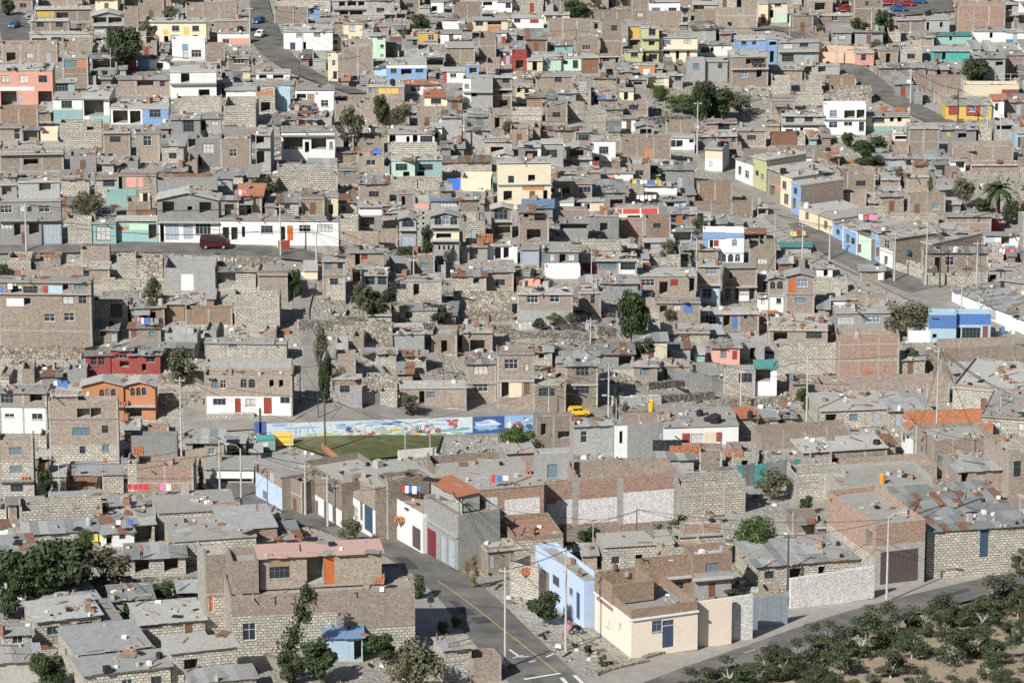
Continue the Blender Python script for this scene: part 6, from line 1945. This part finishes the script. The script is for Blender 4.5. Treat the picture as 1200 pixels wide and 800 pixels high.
def brickpile(px, py, w, h, mat='o2', words='stack of new orange bricks'):
    p = spot(px, py); s = proj(p)[2]; W_ = w/s; H_ = h/s; mb = MB(); rg = random.Random(int(px*7+py))
    nx = max(2,int(W_/.32)); nz = max(2,int(H_/.2)); 
    for k in range(nz):
        for i in range(nx):
            for j in range(3):
                if k > nz*.5 and rg.random() < .3: continue
                x, y = -W_/2+W_*i/nx+rg.uniform(-.04,.04), j*.33+rg.uniform(-.04,.04)
                mb.box(x, y, k*.2, x+.28, y+.26, k*.2+.18, mat, rot=rg.uniform(-.2,.2))
    o = mb.build('brick_stack', None, p); thing(o, 'bricks', px, py-h/2, words)
for q in ((568,284,20,9),(162+0,538,12,10),(183,534,9,6),(438,684,26,12),(622,676-2,22,10),(708,252,10,10),(1037,130,9,6),(1055,132,14,6),(475,604+8,26,6),(805,530,40,8),(860,535,22,8),(620,556,8,7),(905,369,12,5),(515,313,14,5),(30,570,10,5),(1000,192,12,5),(352,518,6,4),(955,158,14,5),(145,480-2,12,5),(331,391,18,6),(1018,448,10,4),(20,318-3,18,3),(60,320-3,18,3),(640,590,24,6)):
    brickpile(*q)
def laundry(px, py, wpx, cols, words='clothes line with washing'):
    p = spot(px, py); s = proj(p)[2]; W_ = wpx/s; root = empty('clothes_line', p, random.uniform(-.15,.15)); h = 1.7
    for q in (0, W_): mb = MB(); mb.tube([(q,0,-.05),(q,0,h+.1)], .03, 'wood', 5); mb.build('post', root)
    mb = MB(); mb.tube([(0,0,h),(W_/2,0,h-.08),(W_,0,h)], .012, 'cable', 4); mb.build('line', root)
    x = .15
    while x < W_-.3:
        w = random.uniform(.35,.75); l = random.uniform(.5,1.1); mb = MB(); c = random.choice(cols); z1 = h-.05
        for k in range(3):
            xa, xb = x+w*k/3, x+w*(k+1)/3; ya, yb_ = .05*math.sin(xa*9), .05*math.sin(xb*9)
            mb.box(xa, min(ya,0)-.015, z1-l, xb-.002, max(ya,0)+.015, z1, c)
        mb.build('garment', root); x += w+random.uniform(.03,.2)
    thing(root, 'washing', px+wpx/2, py-6, words)
cw = ['cl_white','cl_white','cl_grey','cl_blue','cl_red','cl_pink','cl_black']
for q in ((148,581,26,['cl_white','cl_red','cl_black','cl_red']),(186,581,16,['cl_white','cl_pink','cl_black']),(108,640,20,['cl_yellow','cl_black','cl_yellow']),(135,640,22,['cl_white','cl_blue','cl_grey']),(274,251,18,cw),(62,470,16,['cl_white','cl_blue']),(745,240,22,['cl_white']),(740,222,35,['cl_blue','cl_white','cl_yellow']),(1172,415-8,16,['cl_white','cl_blue']),
    (160,398,30,cw),(8,358,20,['cl_white']),(575,583,24,['cl_blue','cl_red','cl_white']),(470,583,22,['cl_blue','cl_red','cl_white','cl_blue']),(1005,262,24,['cl_red','cl_pink','cl_white']),(925,282,20,['cl_red','cl_green','cl_blue']),(1170,303,26,cw),(640,232,18,cw),(205,262-22,14,cw),(985,608,14,['cl_white','cl_red']),(360,135,12,cw),(1160,395,10,cw),(325,583,14,['cl_white']),(515,100,14,cw),(880,88,14,cw),(690,200,12,cw),(430,176,14,cw)):
    laundry(*q)
def tarp(px, py, w, h, mat, label):
    p = spot(px, py); s = proj(p)[2]; W_, H_ = w/s, h/s; mb = MB(); n = 8
    rows = []
    for k in range(4):
        rows.append([(W_*(i/n-.5), .9*k/3*.6+.08*math.sin(i*2.1+k), H_*(k/3)+.06*math.sin(i*3+k)) for i in range(n+1)])
    for a, b in zip(rows, rows[1:]):
        for i in range(n):
            mb.poly((a[i],a[i+1],b[i+1],b[i]), mat); 
            o_ = (0,.03,0); mb.poly([(q[0],q[1]+.03,q[2]) for q in (b[i],b[i+1],a[i+1],a[i])], mat)
    o = mb.build('tarpaulin', None, p); thing(o, 'tarpaulin', px, py-h/2, 'x', label)
tarp(533,222,17,12,'tarp_blue','bright blue tarpaulin hanging on a wall below the mint houses')
tarp(569,222,17,12,'tarp_green','dark green tarpaulin right of the bright blue one')
tarp(441,182,9,7,'tarp_blue','small blue sheet on a roof on the upper slope')
tarp(562,508,24,8,'cl_white','white cloth draped over a wall at the right end of the mural')
tarp(782,528,34,12,'black','black plastic sheet over an opening right of the white and grey house')
tarp(1018,388,18,8,'cl_white','white sacks in front of the grey house with barred windows')
# loose timber on the big sheet roof
for i, (a, b) in enumerate((((1057,602),(1078,586)),((1062,607),(1106,592)),((1118,596),(1150,584)),((1122,582),(1128,592)))):
    pa, pb = spot(*a), spot(*b); mb = MB(); mb.tube([(0,0,.1), tuple(pb-pa+Vector((0,0,.1)))], .07, 'poledark', 5); o = mb.build('pole_offcut', None, pa)
    thing(o, 'timber', (a[0]+b[0])/2, (a[1]+b[1])/2, 'dark timber pole lying on the sheet roof')

# ---------------------------------------------------------------- rubble and clutter nobody could count
rg = random.Random(77)
rub, clu = MB(), MB(); nr = nc = 0
stone = ['earth','R','conc','sand','w','s']
for k in range(46000):
    Y = 440+ (rg.random()**.85)*560; hw_ = Y*.127; X = rg.uniform(-hw_, hw_)
    loc, nor, ob = drop(X, Y)
    if loc is None or nor.z < .85: continue
    gz = ground(X, Y)
    if loc.z-gz > 1.2:
        kind = ob.split('.')[0]
        if kind != 'roof': continue
        if noise.noise(Vector((X*.11,Y*.11,1))) < -.05 and rg.random() < .8: continue
        if Y < 560 and rg.random() < .45: continue
        nc += 1; a = rg.random(); t = rg.uniform(0,3.14); x, y, z = loc
        if a < .42: s_ = rg.uniform(.12,.4); clu.box(x-s_,y-s_*.7,z-.02,x+s_,y+s_*.7,z+rg.uniform(.1,.45), rg.choice(['b','redbrick','conc','s','conc','black','w','rust']), rot=t)
        elif a < .72: l = rg.uniform(.6,1.9); clu.box(x-l,y-.07,z,x+l,y+.07,z+rg.uniform(.06,.16), rg.choice(['wood','poledark','rust','conc','wood']), rot=t)
        elif a < .94: l = rg.uniform(.4,1.1); clu.box(x-l,y-l*.6,z+.02,x+l,y+l*.6,z+.07, rg.choice(['sh1','sh2','shr','sh3','wood','black']), rot=t, tilt=rg.uniform(-.15,.15))
        else: s_ = rg.uniform(.2,.5); clu.box(x-s_,y-s_,z-.02,x+s_,y+s_,z+rg.uniform(.5,1.1), rg.choice(['conc','b','conc','black','rust','s','redbrick','rust','wood']), rot=t)
    elif (ob == 'ground' and not near_road(loc, .2)) or (ob in ('verge','dirt_verge','sandy_plot','dirt_road') and rg.random() < .45):
        if 1e9 < 0: continue
        dens = noise.noise(Vector((X*.06,Y*.06,7)))
        if dens < -.1 and rg.random() < .7: continue
        nr += 1; s_ = rg.uniform(.1,.42)*(1.6 if rg.random() < .12 and ob == 'ground' else 1)*(1 if ob == 'ground' else .55)
        if rg.random() < .8: rub.rock(loc.x, loc.y, loc.z, s_, rg.choice(stone))
        else: l = rg.uniform(.3,1.2); rub.box(loc.x-l,loc.y-.12,loc.z,loc.x+l,loc.y+.12,loc.z+rg.uniform(.1,.4), rg.choice(['b','wood','redbrick','conc','rust','black','sh2']), rot=rg.uniform(0,3))
o = rub.build('rubble'); o['kind'] = 'stuff'
o = clu.build('roof_clutter'); o['kind'] = 'stuff'
# ground cover of scattered weeds
we = MB(); nw = 0
for k in range(9000):
    Y = 440+ (rg.random()**.9)*520; X = rg.uniform(-Y*.127, Y*.127)
    if noise.noise(Vector((X*.05,Y*.05,20))) < .12 and not (X > 15 and Y < 540): continue
    loc, nor, ob = drop(X, Y)
    if loc is None or ob not in ('ground','sandy_plot'): continue
    if ob == 'ground' and near_road(loc, .2): continue
    r_ = rg.uniform(.15,.5); m_ = rg.choice(['lf_olive','lf_dark','lf_dry','lf_olive'])
    for i in range(7):
        d_ = Vector((rg.gauss(0,1),rg.gauss(0,1),abs(rg.gauss(0,.8)))).normalized()*r_; u = d_.orthogonal().normalized()*r_*.35
        q = loc+d_; we.poly((q-u, q+d_*.5, q+u, q-d_*.5), m_)
o = we.build('weeds'); o['kind'] = 'stuff'
print('rubble', nr, 'clutter', nc)

# ---------------------------------------------------------------- labels
LM = [(x, y, t) for x, y, t in ((20,105,'the salmon pink house'),(207,40,'the long cream house'),(150,55,'the dark trees at the upper left'),(60,128,'the teal and white house'),(165,132,'the blue and white house at the upper left'),(310,45,'the wide upper street'),
  (360,50,'the long white house by the upper street'),(477,84,'the bright blue house'),(498,42,'the yellow house near the top'),(440,55,'the narrow pale green house'),(510,118,'the house with the red tiled roof'),(455,192,'the two mint houses'),(360,165,'the white house with the dark veranda'),(672,11,'the round dark tree at the top'),
  (662,50,'the olive yellow tower house'),(795,55,'the cream pair with a staircase'),(888,52,'the blue house with a white roof band'),(838,120,'the dark trees of the upper right'),(990,142,'the tall white house'),(1112,65,'the turquoise house'),(1130,128,'the yellow and red house'),(1169,236,'the palm'),(1021,180,'the round trees below the tall white house'),
  (1060,8,'the car park'),(725,170,'the small white house with black window'),(635,218,'the pale yellow house with an orange band'),(746,247,'the white house with red fascia panels'),(855,288,'the blue trimmed white house with arches'),(640,320,'the two grey houses with pale windows'),(712,315,'the dark red garage door'),(740,380,'the tall dark tree mid slope'),
  (530,265,'the dark grey house with three arches'),(480,275,'the narrow house with an arched window'),(380,265,'the long white hillside house'),(252,284,'the maroon van'),(222,252,'the grey gabled house'),(40,265,'the big grey house at the left edge'),(50,365,'the big brick building with laundry galleries'),(145,430,'the crimson and orange houses'),(95,510,'the brown building before the orange houses'),
  (290,460,'the house with two red ground floor doors'),(375,420,'the hill path'),(470,500,'the mural'),(678,482,'the yellow taxi'),(580,448,'the two storey brick house by the dirt road'),(400,452,'the plain grey house on the dirt road'),(820,510,'the white house with red panels and tanks'),(945,470,'the tree by the pole mid right'),(930,350,'the gabled house with arched windows'),
  (1010,385,'the grey house with white sacks'),(1125,390,'the blue house with a painted panel'),(1150,365,'the white warehouse'),(1020,440,'the big blank brick wall'),(1115,500,'the new orange brick walls'),(905,260,'the east street'),(985,285,'the coloured row on the east street'),(940,580,'the cactus like tree'),(885,630,'the bright green tree'),(1055,662,'the slatted brown gate'),(1120,610,'the huge sheet roof'),
  (800,720,'the cream corner house'),(655,690,'the lavender blue front'),(740,590,'the white daubed brick wall'),(520,640,'the maroon gate'),(400,590,'the white street row'),(320,575,'the pale blue ground floor'),(385,670,'the orange door under the pink roof'),(400,765,'the corrugated blue shed'),(110,740,'the grey sheet roofed sheds'),(60,670,'the big dark bushes'),(225,610,'the wide flat roofs on the left'),
  (592,730,'the tall pole by the junction'),(1100,735,'the roadside grove'),(960,690,'the whitewashed block wall'),(213,490,'the tall pole on the left'),(250,350,'the whitewashed room below the road'),(480,460,'the bush by the dirt road'),(1050,300,'the brick walls above the crossing'),(820,400,'the teal roofed room'),(560,345,'the rubble stone wall mid slope'))]
def side(dx, dy):
    if abs(dx) > abs(dy)*1.2: return 'left of' if dx < 0 else 'right of'
    return 'above' if dy < 0 else 'below'
ORD = ['nearest','second','third','fourth','fifth','sixth','seventh','eighth','ninth','tenth','eleventh','twelfth','thirteenth','fourteenth','fifteenth']
bycat = {}
for t in THINGS: bycat.setdefault(t[0]['category'], []).append(t)
used = set(t[4] for t in THINGS if t[4])
for cat, L_ in bycat.items():
    rank = {}
    for li, (lx, ly, lt) in enumerate(LM):
        sec = {}
        for i, t in enumerate(L_):
            dx, dy = t[1]-lx, t[2]-ly
            if abs(dx)+abs(dy) < 1: continue
            sec.setdefault(side(dx, dy), []).append((math.hypot(dx, dy), i))
        for sd, v in sec.items():
            v.sort()
            for r_, (dd, i) in enumerate(v):
                rank.setdefault(i, []).append((r_, dd, sd, lt))
    for i, t in enumerate(L_):
        if t[4]: t[0]['label'] = t[4]; continue
        cand = sorted(rank.get(i, []), key=lambda q: q[0]*25+q[1])
        for r_, dd, sd, lt in cand:
            if r_ >= len(ORD): continue
            if 'left edge' in lt or False: continue
            tail = ('%s %s %s %s' % (ORD[r_], cat, sd, lt)) if r_ else 'nearest %s %s %s' % (cat, sd, lt)
            head = t[3]
            lab = '%s, %s' % (head, tail)
            while len(lab.split()) > 16 and ' with ' in head:
                head = head.split(' with ')[0]; lab = '%s, %s' % (head, tail)
            if len(lab.split()) > 16: lab = lab.replace('one-storey ','').replace('two-storey ','')
            if len(lab.split()) > 16 or lab in used: continue
            used.add(lab); t[0]['label'] = lab; break
        else: t[0]['label'] = t[3]+' in the town'
GR = {'house':'houses of the hillside town','shed':'small sheds between the houses','walled yard':'walled yards between the houses','tree':'trees among the houses','bush':'bushes among the houses','cypress':'narrow upright trees','pole':'utility poles','street lamp':'street lamps','cable':'overhead cables','washing':'clothes lines with washing','bricks':'brick stacks','water tank':'water tanks and barrels','car':'parked cars','timber':'timber on the sheet roof','person':'people'}
for t in THINGS:
    if 'group' not in t[0] and t[0]['category'] in GR: t[0]['group'] = GR[t[0]['category']]
